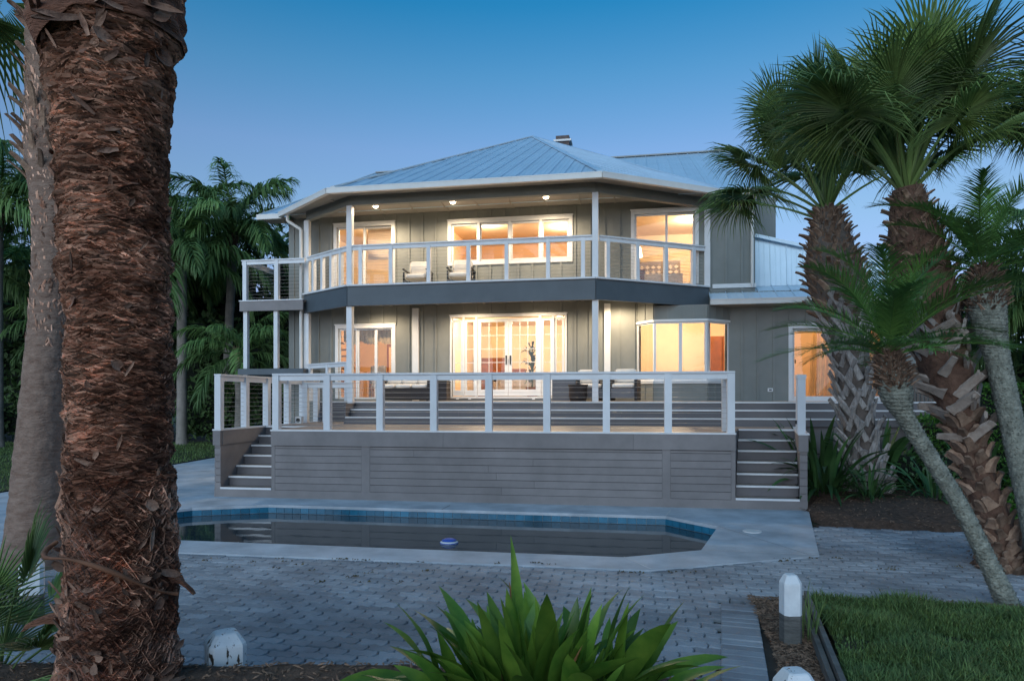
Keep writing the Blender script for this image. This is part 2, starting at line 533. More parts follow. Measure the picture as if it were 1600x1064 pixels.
b = MB()
b.frustum([paver_ring(GAP, -0.04), paver_ring(GAP, -0.010), paver_ring(GAP + 0.005, 0.0)])
pav_me = b.mesh('paver', M['paver'])
pa = R(-9.3)
ca, sa = math.cos(pa), math.sin(pa)
spots = []
for j in range(-75, 75):
    for i in range(-60, 60):
        lu = (i + 0.5 * (j % 2)) * PL
        lv = j * PW
        x = lu * ca - lv * sa
        y = 7.0 + lu * sa + lv * ca
        if y > 4.55 and abs(x) / y < 1.0 and inpoly(x, y, PATG) and not (1.38 < x < 2.2 and y < 6.5 and x > 1.42 + (y - 4.6) * 0.33):
            spots.append((x, y))
spots.sort(key=lambda q: q[1] + abs(q[0] + 0.3) * 0.12 + (3 if q[0] < -3.2 else 0))
rest = MB()
pv = [tuple(v.co) for v in pav_me.vertices]
pf = [tuple(q.vertices) for q in pav_me.polygons]
for k, (x, y) in enumerate(spots):
    dz = -0.016 + random.uniform(-0.005, 0.003) + 0.008 * noise.noise((x * .7, y * .9, 0))
    rx, ry = random.gauss(0, 0.010), random.gauss(0, 0.008)
    if k < 300:
        link('paver', pav_me, patio, (x, y, dz), (rx, ry, pa))
    else:
        rest.add([(x + q[0] * ca - q[1] * sa, y + q[0] * sa + q[1] * ca, q[2] + dz + q[1] * rx - q[0] * ry) for q in pv], pf)
tag(rest.build('pavers', M['paver'], patio), kind='stuff')
# soldier course along the mulch strip
b = MB()
b.frustum([[(sx * (0.155 - e), sy * (0.052 - e), z) for sx, sy in ((-1, -1), (1, -1), (1, 1), (-1, 1))] for e, z in ((0, -.04), (0, -.008), (.006, 0))])
sol = b.mesh('edge_paver', M['paver'])
d0, d1 = Vector((1.45, 4.2)), Vector((2.13, 6.42))
dd = d1 - d0
for k in range(int(dd.length / 0.112)):
    c = d0 + dd * ((k + .5) * 0.112 / dd.length)
    link('edge_paver', sol, patio, (c.x, c.y, random.uniform(-.004, .005) - .006), (0, 0, math.atan2(dd.y, dd.x) - R(90)))
# moss tufts and dead leaves in the paver joints
mo = MB()
rg = random.Random(3)
for k in range(46):
    if k < 26:
        x, y = rg.uniform(-3.9, -0.8), rg.uniform(7.0, 8.25)
        y = min(y, 8.45 - (x + 4.24) * 0.155 - .05)
    else:
        x, y = rg.choice([(3.9, 8.1), (3.3, 8.0), (4.6, 7.6), (5.1, 7.2), (1.6, 7.45), (0.0, 7.75)])
        x += rg.gauss(0, .25); y += rg.gauss(0, .05)
    for q in range(rg.randint(3, 9)):
        a = rg.uniform(0, 6.28); l = rg.uniform(.015, .05)
        px, py = x + rg.gauss(0, .045), y + rg.gauss(0, .012)
        mo.add([(px, py, .002), (px + l * math.cos(a), py + l * math.sin(a), .006), (px + l * .6 * math.cos(a + .8), py + l * .6 * math.sin(a + .8), rg.uniform(.01, .025))], [(0, 1, 2)])
tag(mo.build('fallen_leaves', mat('dead_leaf', (0.10, 0.075, 0.03), 0.9, 0.4, 5, island=0.4)), 'dry leaves and moss caught in the paver joints', 'leaf litter', kind='stuff')


# ---- mulch beds
def bed(name, poly, zf, res, label, chips, seed, cs=1.0):
    rg = random.Random(seed)
    xs = [p[0] for p in poly]; ys = [p[1] for p in poly]
    m = MB()
    nx, ny = int((max(xs) - min(xs)) / res) + 1, int((max(ys) - min(ys)) / res) + 1
    idx = {}
    for i in range(nx + 1):
        for j in range(ny + 1):
            x, y = min(xs) + i * res, min(ys) + j * res
            idx[i, j] = len(m.v)
            rim = not all(inpoly(x + dx, y + dy, poly) for dx, dy in ((res, 0), (-res, 0), (0, res), (0, -res)))
            m.v.append((x, y, -0.06 if rim else zf(x, y) + 0.02 * noise.noise((x * 6, y * 6, 1))))
    for i in range(nx):
        for j in range(ny):
            x, y = min(xs) + (i + .5) * res, min(ys) + (j + .5) * res
            if inpoly(x, y, poly):
                m.f.append((idx[i, j], idx[i + 1, j], idx[i + 1, j + 1], idx[i, j + 1]))
    o = tag(m.build(name, M['mulch'], smooth=True), label, None, kind='structure')
    c = MB()
    k = 0
    while k < chips:
        x, y = rg.uniform(min(xs), max(xs)), rg.uniform(min(ys), max(ys))
        if not inpoly(x, y, poly): continue
        k += 1
        z = zf(x, y) + 0.02 * noise.noise((x * 6, y * 6, 1)) + 0.006
        a, l, w, t = rg.uniform(0, 6.28), rg.uniform(.02, .07) * cs, rg.uniform(.004, .012) * cs, rg.uniform(-.35, .35)
        ux, uy, uz = math.cos(a) * l * math.cos(t), math.sin(a) * l * math.cos(t), l * math.sin(t)
        vx, vy = -math.sin(a) * w, math.cos(a) * w
        h = rg.uniform(.002, .007)
        c.add([(x - ux / 2, y - uy / 2, z - uz / 2), (x + vx, y + vy, z), (x + ux / 2, y + uy / 2, z + uz / 2), (x - vx, y - vy, z), (x, y, z + h)], [(0, 4, 1), (1, 4, 2), (2, 4, 3), (3, 4, 0)])
    tag(c.build('mulch_chips', M['chip'], o), kind='stuff')
    return o


FRONT_BED = [(-4.6, 2.4), (1.15, 2.4), (1.30, 3.6), (1.22, 4.05), (0.2, 4.12), (-1.4, 4.2), (-1.75, 4.28), (-2.1, 4.0), (-3.1, 4.4), (-4.6, 4.8)]


def front_z(x, y):
    e = 3.86 - 0.03 * x
    t = max(0.0, min(1.0, (4.18 - 0.03 * x - y) / 0.42))
    return -0.02 + 0.43 * t * t * (3 - 2 * t) + 0.03 * noise.noise((x * 2, y * 2, 5)) * t - 0.10 * max(0, x - 0.4)


bed('front_bed', FRONT_BED, front_z, 0.06, 'mulched planting bed along the bottom of the view', 5200, 11)
SIDE_BED = [(4.86, 11.6), (4.66, 10.10), (5.9, 9.76), (6.74, 9.66), (6.0, 8.9), (5.2, 7.88), (6.9, 7.1), (9.5, 7.5), (16, 12), (16, 20), (9.4, 15.5), (5.05, 14.5)]


def side_z(x, y):
    return 0.03 + 0.16 * max(0, min(1, (x - 4.9) / 1.2)) * max(0, min(1, (y - 9.6) / 1.4)) + 0.05 * noise.noise((x, y, 3))


bed('side_bed', SIDE_BED, side_z, 0.12, 'mulched bed under the palms beside the deck stairs', 12000, 12, 1.5)
bed('mulch_strip', [(1.68, 4.2), (2.01, 5.3), (2.25, 6.56), (2.78, 6.52), (2.46, 5.3), (2.06, 4.2)], lambda x, y: 0.0, 0.05, 'narrow strip of mulch between pavers and timber edging', 3200, 13)
bed('lawn_edge_mulch', [(2.55, 6.30), (2.7, 6.52), (3.6, 6.38), (4.6, 6.22), (5.6, 6.0), (5.6, 5.8), (4.6, 6.0), (3.6, 6.16)], lambda x, y: 0.02, 0.05, 'thin band of bare mulch between pavers and lawn', 900, 14)


# ---- lawns
def lawn(name, poly, z, count, hmin, hmax, seed, label, wmul=1.0, maxr=1.0):
    rg = np.random.RandomState(seed)
    m = MB()
    sheet(m, poly, [], z)
    o = tag(m.build(name, M['soil']), label, None, kind='structure')
    xs = [p[0] for p in poly]; ys = [p[1] for p in poly]
    vs, fs = [], []
    k = 0
    tries = 0
    while k < count and tries < count * 6:
        tries += 1
        x = rg.uniform(min(xs), max(xs)); y = rg.uniform(min(ys), max(ys))
        if not inpoly(x, y, poly) or abs(x) / max(.1, y) > maxr: continue
        cl = noise.noise((x * 2.2, y * 2.2, 9))
        if cl < -0.45 and rg.rand() < .75: continue
        k += 1
        h = rg.uniform(hmin, hmax) * (1 + .9 * cl)
        a = rg.uniform(0, 6.28); ln = rg.uniform(.15, .9) * h; w = rg.uniform(.0022, .005) * wmul
        cx, sx = math.cos(a), math.sin(a)
        i0 = len(vs)
        vs += [(x - sx * w, y + cx * w, z), (x + sx * w, y - cx * w, z), (x + cx * ln * .4 - sx * w * .8, y + sx * ln * .4 + cx * w * .8, z + h * .62), (x + cx * ln * .4 + sx * w * .8, y + sx * ln * .4 - cx * w * .8, z + h * .62), (x + cx * ln, y + sx * ln, z + h * rg.uniform(.72, 1))]
        fs += [(i0, i0 + 1, i0 + 3, i0 + 2), (i0 + 2, i0 + 3, i0 + 4)]
    me = bpy.data.meshes.new('grass')
    me.from_pydata(vs, [], fs)
    me.materials.append(M['grass'])
    tag(link('grass', me, o), kind='stuff')
    return o


lawn('lawn', [(2.10, 4.2), (2.50, 5.3), (2.78, 6.36), (3.6, 6.2), (4.6, 6.04), (6.2, 5.7), (6.0, 4.2)], 0.015, 62000, 0.04, 0.125, 21, 'patch of long grass inside the timber edging', 1.25, 1.1)
lawn('back_lawn', [(-30, 29), (-30, 10.5), (-11.5, 11.2), (-10.35, 13.7), (-10.05, 16.5), (-9.75, 19.3), (-9.6, 21.8), (-9.25, 23.9), (-6.5, 24.1), (-6.5, 27), (-9, 29)], 0.01, 30000, 0.03, 0.10, 22, 'mown lawn beyond the walkway under the palms', 2.5, 0.85)

# ================================================================== THE TIMBER DECK
DK = empty('deck', (-4.59, 13.03, 0), R(-8.7), 'raised grey deck with white cable railings, two flights of steps and an upper level', 'deck')
DH, UH = 1.30, 1.82
W_ = 8.53
SL, SR = -1.05, 9.58                   # outer sides of the two flights
# dark backing behind the skirt boards
bx('skirt_backing', M['groove'], DK, 0.02, W_ - .02, 0.035, 0.06, 0.01, 1.27)
trims = [(0.0, 0.07), (1.80, 1.96), (7.30, 7.44), (W_ - .07, W_)]
for a, b_ in trims:
    bx('skirt_trim', M['skirt'], DK, a, b_, -0.004, 0.03, 0.15, 1.0)
bx('base_board', M['skirt'], DK, SL - .13, SR + .13, -0.008, 0.03, 0.0, 0.15)
for (a, b_) in [(0.073, 1.797), (1.963, 7.297), (7.443, W_ - .073)]:
    z = 0.155
    while z < 0.99:
        h = min(0.132, 0.995 - z)
        if h > .03:
            if b_ - a > 4:
                j = random.choice([2.9, 3.6, 4.4, 5.2]) + random.uniform(-.2, .2)
                bx('skirt_board', M['skirt'], DK, a, j - .002, 0.0, 0.028, z, z + h - .008)
                bx('skirt_board', M['skirt'], DK, j + .002, b_, 0.0, 0.028, z, z + h - .008)
            else:
                bx('skirt_board', M['skirt'], DK, a, b_, 0.0, 0.028, z, z + h - .008)
        z += h
for a, b_ in [(0.0, 3.368), (3.372, 6.798), (6.802, W_)]:
    bx('fascia_board', M['skirt'], DK, a, b_, -0.026, 0.03, 1.0, 1.272)
bx('edge_trim', M['nosing'], DK, -0.01, W_ + .01, -0.034, 0.10, 1.274, 1.302)
# the two flights
RIS, TR = DH / 7, 0.28
for (a, b_) in ((SL, 0.0), (W_, SR)):
    for k in range(7):
        n0 = k * TR
        z1 = (k + 1) * RIS
        if b_ > 1: a, b_ = W_ + .2 * n0, SR + .2 * n0
        if k > 0:
            bx('riser', M['riser'], DK, a + .002, b_ - .002, n0 + .012, n0 + .03, z1 - RIS, z1 - .03)
        if k < 6:
            bx('tread', M['plank'], DK, a + .002, b_ - .002, n0 + .005, n0 + TR + .012, z1 - .032, z1 - .002)
        bx('nosing', M['nosing'], DK, a + .002, b_ - .002, n0 - .022, n0 + .004, z1 - .034, z1 + .001)
# cheek walls beside the flights
for (a, b_, s) in ((SL - .13, SL, -1), (SR, SR + .13, 1)):
    fl_ = .2 if s > 0 else 0.0
    q = (a + b_) / 2
    beam('cheek_wall', M['skirt'], DK, (q + fl_ * .04, 0.035, .634), (q + fl_ * 4.5, 4.5, .634), .115, 1.268)
    z = 0.152
    while z < .98:
        bx('skirt_board', M['skirt'], DK, a + .004, b_ - .004, 0.0, 0.03, z, z + .122)
        z += .1325
    bx('fascia_board', M['skirt'], DK, a - .02, b_ + .004, -0.026, 0.032, 0.99, 1.272)
    e = b_ + .006 if s < 0 else a - .006
    beam('fascia_board', M['skirt'], DK, (e + fl_ * .05, .045, 1.136), (e + fl_ * 4.45, 4.45, 1.136), .016, .272)
    beam('cap', M['nosing'], DK, (q - fl_ * .03, -.034, 1.288), (q + fl_ * 4.55, 4.55, 1.288), .18, .028)
bx('inner_cheek', M['skirt'], DK, 0.002, 0.02, 0.03, 1.96, 0.0, 1.27)
beam('inner_cheek', M['skirt'], DK, (W_ - .012, .035, .635), (W_ - .012 + .2 * 1.9, 1.94, .635), .016, 1.27)
# planks of the main level
k = 0
n0 = 0.102
while n0 < 2.93:
    n1 = min(n0 + 0.14, 2.945)
    a, b_ = (0.0, W_ + .2 * n0 - .02) if n0 < 1.70 else (SL, SR + .2 * n0)
    j = random.uniform(2.5, 6.0)
    for q0, q1 in ((a, j - .002), (j + .002, b_)):
        bx('plank', M['plank'], DK, q0, q1, n0, n1 - .006, DH - .03, DH)
    n0 += .146
# three long risers up to the upper level
UA, UB = 0.27, 13.4
for k in range(3):
    n0 = 2.95 + 0.30 * k
    z0, z1 = DH + k * (UH - DH) / 3, DH + (k + 1) * (UH - DH) / 3
    js = [UA, 2.6 + .3 * k, 4.55, 6.9 - .3 * k, 8.9, 11.2, UB]
    for q0, q1 in zip(js, js[1:]):
        bx('riser', M['riser'], DK, q0 + .002, q1 - .002, n0, n0 + .02, z0 - (0.03 if k else 0.0), z1 - .036)
    if k < 2: bx('tread', M['plank'], DK, UA, UB, n0 + .006, n0 + .302, z1 - .032, z1 - .002)
    bx('nosing', M['nosing'], DK, UA, UB, n0 - .024, n0 + .006, z1 - .034, z1 + .001)
bx('side_wall', M['riser'], DK, -1.17, UA - .002, 4.60, 4.64, DH - .1, UH - .04)
bx('side_wall', M['riser'], DK, UA - .04, UA - .002, 2.95, 4.6, DH - .1, UH - .04)
bx('nosing', M['nosing'], DK, -1.17, UA - .05, 4.58, 4.63, UH - .036, UH + .001)
bx('side_wall', M['skirt'], DK, SR + .14, UB, 3.03, 3.08, 0.0, DH)
for n0 in [3.57 + .146 * k for k in range(34)]:
    bx('plank', M['plank'], DK, UA if n0 < 4.6 else -1.17, UB, n0, n0 + .14, UH - .03, UH)
for n0 in [2.96 + .146 * k for k in range(11)]:
    bx('plank', M['plank'], DK, SL, UA - .05, n0, n0 + .14, DH - .03, DH)
bx('joist_deck', M['groove'], DK, UA + .03, UB, 3.6, 8.4, UH - .3, UH - .035)


def railing(parent, pts, zf, posts, h=1.067, ps=0.125, mname='rail', ncab=10, capw=0.14, name='railing', drop=0.0):
    """one straight run: pts two plan points, posts at the listed fractions"""
    a, b_ = Vector((*pts[0], 0)), Vector((*pts[1], 0))
    d = b_ - a
    az = math.atan2(d.y, d.x)
    rl = empty(name, (a.x, a.y, zf), az, parent=parent)
    L_ = d.length
    bx('top_rail', M[mname], rl, -ps / 2, L_ + ps / 2, -capw / 2, capw / 2, h - .035, h)
    bx('upper_board', M[mname], rl, -ps / 2 + .003, L_ + ps / 2 - .003, -0.035, 0.035, h - .135, h - .036)
    for t in posts:
        bx('post', M[mname], rl, t * L_ - ps / 2, t * L_ + ps / 2, -ps / 2, ps / 2, 0.004 - drop, h - .04)
    for k in range(ncab):
        z = 0.07 + k * (h - .20) / (ncab - 0.4)
        rod('cable', M['cable'], rl, (0, 0, z), (L_, 0, z), 0.0038, 4)
    return rl


railing(DK, ((0.08, 0.055), (8.46, 0.055)), DH, [0, .123, .247, .37, .493, .6195, .746, .8735, 1])
railing(DK, ((SL - .065, 0.055), (SL - .065, 4.4)), DH, [0, .215, .42, .64, .82, 1])
railing(DK, ((SL + .1, 3.45), (UA - .07, 3.45)), DH, [0.0, .45, 1], ncab=9, h=.98)
railing(DK, ((SR + .065, 0.055), (SR + .065, 2.9)), DH, [0, 1.0], ncab=0, capw=.125) if False else None
pr_ = empty('newel_post', (SR + .03, 0.055, DH), 0, parent=DK)
bx('post', M['rail'], pr_, -.065, .065, -.065, .065, 0.004, 0.93)
bx('post_cap', M['rail'], pr_, -.074, .074, -.074, .074, 0.931, 1.0)
bx('gate_hinge', M['black'], pr_, -.09, -.066, -.02, .02, 0.16, 0.22)
# side cable holes at the right end post read as a short return rail
railing(DK, ((8.46, 0.20), (8.46, 0.62)), DH, [1.0], ncab=10)
# wall socket / small speaker on the deck by the left rail
sp = empty('garden_speaker', (-5.05, 16.2, DH), R(-8.7), 'small white box with a round black opening on the deck inside the left railing', 'speaker')
bx('body', M['white'], sp, -.08, .08, -.06, .06, 0.002, .16)
rod('cone', M['black'], sp, (0, -.068, .08), (0, -.055, .08), .05, 12)

# ================================================================== THE HOUSE
HA = R(-10.5)
HO = Vector((-4.374, 18.3, 0))
HS = empty('house', HO, HA, 'two storey grey board and batten house with blue metal roof and faceted balcony', 'house')
hc, hs_ = math.cos(HA), math.sin(HA)


def HW(u, n_, z=0.0):
    return (HO.x + u * hc - n_ * hs_, HO.y + u * hs_ + n_ * hc, z)


Z1, ZB, ZC, ZE = UH, 4.93, 7.33, 7.31      # lower floor, balcony floor, balcony ceiling, eave
WN = 1.93                                  # front wall plane
LBp, LCp, RCp, RBp = (-1.86, 1.21), (0.0, 0.0), (6.567, 0.0), (9.46, WN)


def wall(name, u0, u1, z0, z1, opens, n0=WN, n1=WN + .15):
    us = sorted({u0, u1, *[o[0] for o in opens], *[o[1] for o in opens]})
    zs = sorted({z0, z1, *[o[2] for o in opens], *[o[3] for o in opens]})
    m = MB()
    for a, b_ in zip(us, us[1:]):
        for c, d in zip(zs, zs[1:]):
            cu, cz = (a + b_) / 2, (c + d) / 2
            if any(o[0] < cu < o[1] and o[2] < cz < o[3] for o in opens): continue
            m.add([(a, n0, c), (b_, n0, c), (b_, n0, d), (a, n0, d)], [(0, 1, 2, 3)])
            m.add([(a, n1, c), (b_, n1, c), (b_, n1, d), (a, n1, d)], [(3, 2, 1, 0)])
    for o in opens:
        a, b_, c, d = o
        m.add([(a, n0, c), (b_, n0, c), (b_, n0, d), (a, n0, d), (a, n1, c), (b_, n1, c), (b_, n1, d), (a, n1, d)], [(0, 4, 5, 1), (1, 5, 6, 2), (2, 6, 7, 3), (3, 7, 4, 0)])
    m.add([(u0, n0, z0), (u0, n1, z0), (u0, n1, z1), (u0, n0, z1)], [(0, 3, 2, 1)])
    m.add([(u1, n0, z0), (u1, n1, z0), (u1, n1, z1), (u1, n0, z1)], [(0, 1, 2, 3)])
    w = m.build(name, M['siding'], HS)
    u = u0 + .12
    k = 0
    while u < u1 - .03:
        segs = [(z0 + .02, z1 - .01)]
        for o in opens:
            if o[0] - .12 < u < o[1] + .12:
                ns = []
                for s in segs:
                    if o[3] + .11 < s[1]: ns.append((max(s[0], o[3] + .11), s[1]))
                    if o[2] - .11 > s[0]: ns.append((s[0], min(s[1], o[2] - .11)))
                segs = ns
        for s in segs:
            if s[1] - s[0] > .06: bx('batten', M['batten'], w, u - .027, u + .027, n0 - .03, n0 + .002, *s)
        u += 0.406
        k += 1
    return w


OP2 = [(-1.23, 0.49, 4.99, 6.99), (2.30, 5.72, 5.82, 6.93), (7.53, 9.14, 4.99, 6.96)]
OP1 = [(-1.18, 0.51, 1.88, 3.97), (2.32, 5.60, 1.95, 4.22), (7.70, 9.93, 2.35, 3.95), (11.64, 13.91, 1.88, 3.74)]
wall('upper_wall', -2.75, 10.70, 4.76, 7.45, OP2)
wall('lower_wall', -2.75, 15.07, 0.0, 4.755, OP1)
bx('corner_board', M['siding'], HS, -2.78, -2.66, WN - .024, WN + .02, 1.8, 7.3)
bx('left_wall', M['siding'], HS, -2.75, -2.62, WN + .152, 11.0, 0, 7.3)
bx('right_wall', M['siding'], HS, 10.57, 10.70, WN + .152, 11.0, 4.6, 7.3)
bx('wing_side_wall', M['siding'], HS, 14.92, 15.07, WN + .152, 9.0, 0, 4.7)
bx('back_wall', M['siding'], HS, -2.6, 14.9, 11.0, 11.15, 0, 7.5)
bx('upper_floor_slab', M['groove'], HS, -2.6, 10.55, WN + .16, 10.9, 4.62, 4.90)
bx('attic_floor', M['soffit'], HS, -2.6, 10.55, WN + .16, 10.9, 7.47, 7.55)
bx('wall_base_trim', M['white'], HS, 9.60, 10.72, WN - .034, WN + .002, 4.86, 4.97)
for a, b_ in ((1.14, 1.33), (6.70, 6.87)):
    bx('corner_board', M['white'], HS, a, b_, WN - .07, WN + .001, Z1, 4.52)


# ------------------------------------------------------------ windows and doors
def casing(name, a, b_, z0, z1, n_=WN, w=.10, sill=True, parent=HS):
    m = MB()
    f, bk = n_ - .035, n_ + .02
    m.box(a - w, a, f, bk, z0 - (w if sill else 0), z1 + w)
    m.box(b_, b_ + w, f, bk, z0 - (w if sill else 0), z1 + w)
    m.box(a + .0005, b_ - .0005, f + .002, bk, z1, z1 + w)
    m.box(a - w - .02, b_ + w + .02, f - .018, bk - .01, z1 + w + .0005, z1 + w + .03)
    if sill: m.box(a + .0005, b_ - .0005, f + .002, bk, z0 - w, z0)
    return m.build(name, M['white'], parent)


def glazed(parent, a, b_, z0, z1, n_, nx=1, nz=1, fr=.05, mu=.016, bot=None, glass='glass'):
    """a sash: frame, glazing bars and one pane for each light"""
    bot = bot or fr
    m = MB()
    m.box(a, a + fr, n_ - .02, n_ + .025, z0, z1)
    m.box(b_ - fr, b_, n_ - .02, n_ + .025, z0, z1)
    m.box(a + fr, b_ - fr, n_ - .019, n_ + .024, z1 - fr, z1)
    m.box(a + fr, b_ - fr, n_ - .019, n_ + .024, z0, z0 + bot)
    m.build('sash', M['white'], parent)
    ia, ib, iz0, iz1 = a + fr, b_ - fr, z0 + bot, z1 - fr
    for i in range(1, nx):
        u = ia + (ib - ia) * i / nx
        bx('glazing_bar', M['white'], parent, u - mu / 2, u + mu / 2, n_ - .012, n_ + .012, iz0, iz1)
    for k in range(1, nz):
        z = iz0 + (iz1 - iz0) * k / nz
        bx('glazing_bar', M['white'], parent, ia, ib, n_ - .010, n_ + .010, z - mu / 2, z + mu / 2)
    for i in range(nx):
        for k in range(nz):
            u0, u1 = ia + (ib - ia) * i / nx + .002, ia + (ib - ia) * (i + 1) / nx - .002
            q0, q1 = iz0 + (iz1 - iz0) * k / nz + .002, iz0 + (iz1 - iz0) * (k + 1) / nz - .002
            m = MB()
            m.add([(u0, n_, q0), (u1, n_, q0), (u1, n_, q1), (u0, n_, q1)], [(0, 1, 2, 3)])
            m.build('pane', M[glass], parent)


w = casing('sliding_door', -1.23, 0.49, 4.99, 6.99, sill=False)
glazed(w, -1.23, -0.36, 4.99, 6.99, WN + .05)
glazed(w, -0.40, 0.49, 4.99, 6.99, WN + .10)
w = casing('window', 2.30, 5.72, 5.82, 6.93)
for a, b_ in zip((2.30, 3.13, 4.04, 4.93), (3.11, 4.02, 4.91, 5.72)):
    glazed(w, a, b_, 5.82, 6.93, WN + .05, fr=.06)
for u in (3.12, 4.03, 4.92):
    bx('mullion', M['white'], w, u - .035, u + .035, WN - .03, WN + .028, 5.82, 6.93)
w = casing('sliding_door', 7.53, 9.14, 4.99, 6.96, sill=False)
glazed(w, 7.53, 8.42, 4.99, 6.96, WN + .05)
glazed(w, 8.36, 9.14, 4.99, 6.96, WN + .10)
w = casing('sliding_door', -1.18, 0.51, 1.88, 3.97, sill=False)
glazed(w, -1.18, -0.60, 1.88, 3.97, WN + .05)
glazed(w, -0.60, -0.02, 1.88, 3.97, WN + .08)
glazed(w, -0.02, 0.51, 1.88, 3.97, WN + .05)
# french doors with two sidelights on each side
w = casing('french_door', 2.32, 5.60, 1.95, 4.22, w=.055, sill=True)
for a, b_ in ((2.34, 2.64), (2.70, 3.02), (4.93, 5.25), (5.30, 5.58)):
    glazed(w, a, b_, 1.97, 4.16, WN + .05, 1, 5, fr=.062, bot=.16)
for a, b_ in ((3.08, 3.975), (3.985, 4.87)):
    glazed(w, a, b_, 1.97, 4.18, WN + .045, 3, 5, fr=.10, bot=.18)
for u in (2.67, 3.05, 4.90, 5.275):
    bx('mullion', M['white'], w, u - .028, u + .028, WN - .032, WN + .1, 1.96, 4.22)
for u in (3.92, 4.04):
    bx('handle_plate', M['black'], w, u - .018, u + .018, WN + .008, WN + .022, 2.86, 3.12)
    rod('handle', M['black'], w, (u, WN - .03, 2.99), (u + (.10 if u > 3.98 else -.10) * 0, WN - .03, 3.10), .011, 8)
for u in (2.50, 2.86, 4.72):
    bx('foot_bolt', M['white'], w, u - .04, u + .04, WN - .06, WN - .036, 1.86, 1.91)
# the bay
BAY = [(7.59, WN), (8.04, 1.35), (9.41, 1.35), (10.04, WN)]
for (p0, p1, split) in ((BAY[0], BAY[1], 1), (BAY[1], BAY[2], 2), (BAY[2], BAY[3], 1)):
    d = Vector(p1) - Vector(p0)
    az = math.atan2(d.y, d.x)
    L_ = d.length
    bw = empty('bay_window', (p0[0], p0[1], 0), az, parent=HS)
    bx('apron_wall', M['siding'], bw, 0.0, L_, -.01, .10, Z1, 2.30)
    bx('head_wall', M['siding'], bw, 0.0, L_, -.01, .10, 3.98, 4.61 if p0 is BAY[0] else 4.335)
    nb = max(1, round(L_ / .34))
    for k in range(nb + 1):
        u = .025 + (L_ - .05) * k / nb
        bx('batten', M['batten'], bw, u - .02, u + .02, -.03, -.009, 4.02, 4.60 if p0 is BAY[0] else 4.33)
        bx('batten', M['batten'], bw, u - .02, u + .02, -.03, -.009, Z1 + .01, 2.27)
    bx('sill', M['white'], bw, -.01, L_ + .01, -.05, .09, 2.29, 2.36)
    bx('head', M['white'], bw, -.005, L_ + .005, -.03, .09, 3.925, 3.985)
    for k in range(split):
        glazed(bw, .01 + (L_ - .02) * k / split, .01 + (L_ - .02) * (k + 1) / split, 2.36, 3.925, .03, fr=.045)
m = MB(); m.prism(BAY, 4.336, 4.355); m.build('bay_cap', M['soffit'], HS)
w = casing('sliding_door', 11.64, 13.91, 1.88, 3.74)
glazed(w, 11.64, 12.80, 1.88, 3.74, WN + .10, fr=.07)
glazed(w, 12.76, 13.91, 1.88, 3.74, WN + .05, fr=.07)
bx('handle', M['black'], w, 11.72, 11.74, WN + .05, WN + .08, 2.82, 2.92)
so = empty('wall_socket', HW(11.08, WN - .025, 2.12), HA, 'small pale outdoor socket cover low on the grey wall', 'socket')
bx('plate', M['white'], so, -.065, .065, -.012, .004, -.045, .045)
bx('flap', M['greybox'], so, -.035, .035, -.02, -.0125, -.025, .02)

# ------------------------------------------------------------ rooms behind the glass
def room(u0, u1, n0, n1, z0, z1, wm, back=None):
    m = MB()
    m.add([(u0, n0, z0), (u0, n1, z0), (u0, n1, z1), (u0, n0, z1)], [(0, 1, 2, 3)])
    m.add([(u1, n0, z0), (u1, n1, z0), (u1, n1, z1), (u1, n0, z1)], [(3, 2, 1, 0)])
    r_ = m.build('room_wall', M[wm], HS)
    m = MB()
    m.add([(u0, n1, z0), (u1, n1, z0), (u1, n1, z1), (u0, n1, z1)], [(0, 1, 2, 3)])
    m.build('room_wall', M[back or wm], HS)
    m = MB()
    m.add([(u0, n0, z1), (u1, n0, z1), (u1, n1, z1), (u0, n1, z1)], [(3, 2, 1, 0)])
    m.build('room_ceiling', M['wall_cream'], HS)
    m = MB()
    m.add([(u0, n0, z0), (u1, n0, z0), (u1, n1, z0), (u0, n1, z0)], [(0, 1, 2, 3)])
    m.build('room_floor', M['floor_wood'], HS)


def lamp(name, u, n_, z, watts, label, group, col=(1.0, 0.76, 0.50), rad=.08, spot=None, disc=.075, glow='lamp', tilt=0.0):
    """a recessed can: white ring, glowing lens and its own light"""
    t = empty(name, HW(u, n_, z), HA, label, 'light', group)
    m = MB()
    rg = [[(r_ * math.cos(k / 16 * 6.283), r_ * math.sin(k / 16 * 6.283), q) for k in range(16)] for r_, q in ((disc + .03, 0.0), (disc + .03, -.012), (disc, -.012))]
    m.frustum(rg)
    m.build('trim_ring', M['white'], t)
    m = MB()
    m.frustum([[(r_ * math.cos(k / 16 * 6.283), r_ * math.sin(k / 16 * 6.283), q) for k in range(16)] for r_, q in ((disc * .3, -.062), (disc * .75, -.05), (disc * .95, -.013))])
    m.build('lens', M[glow], t)
    ld = bpy.data.lights.new(name + '_light', 'SPOT' if spot else 'POINT')
    ld.energy = watts
    ld.color = col
    ld.shadow_soft_size = rad
    if spot:
        ld.spot_size = R(spot)
        ld.spot_blend = 0.6
    lo = link('bulb', ld, t, (0, 0, -.08 if spot else -.16), (tilt, 0, 0))
    return t


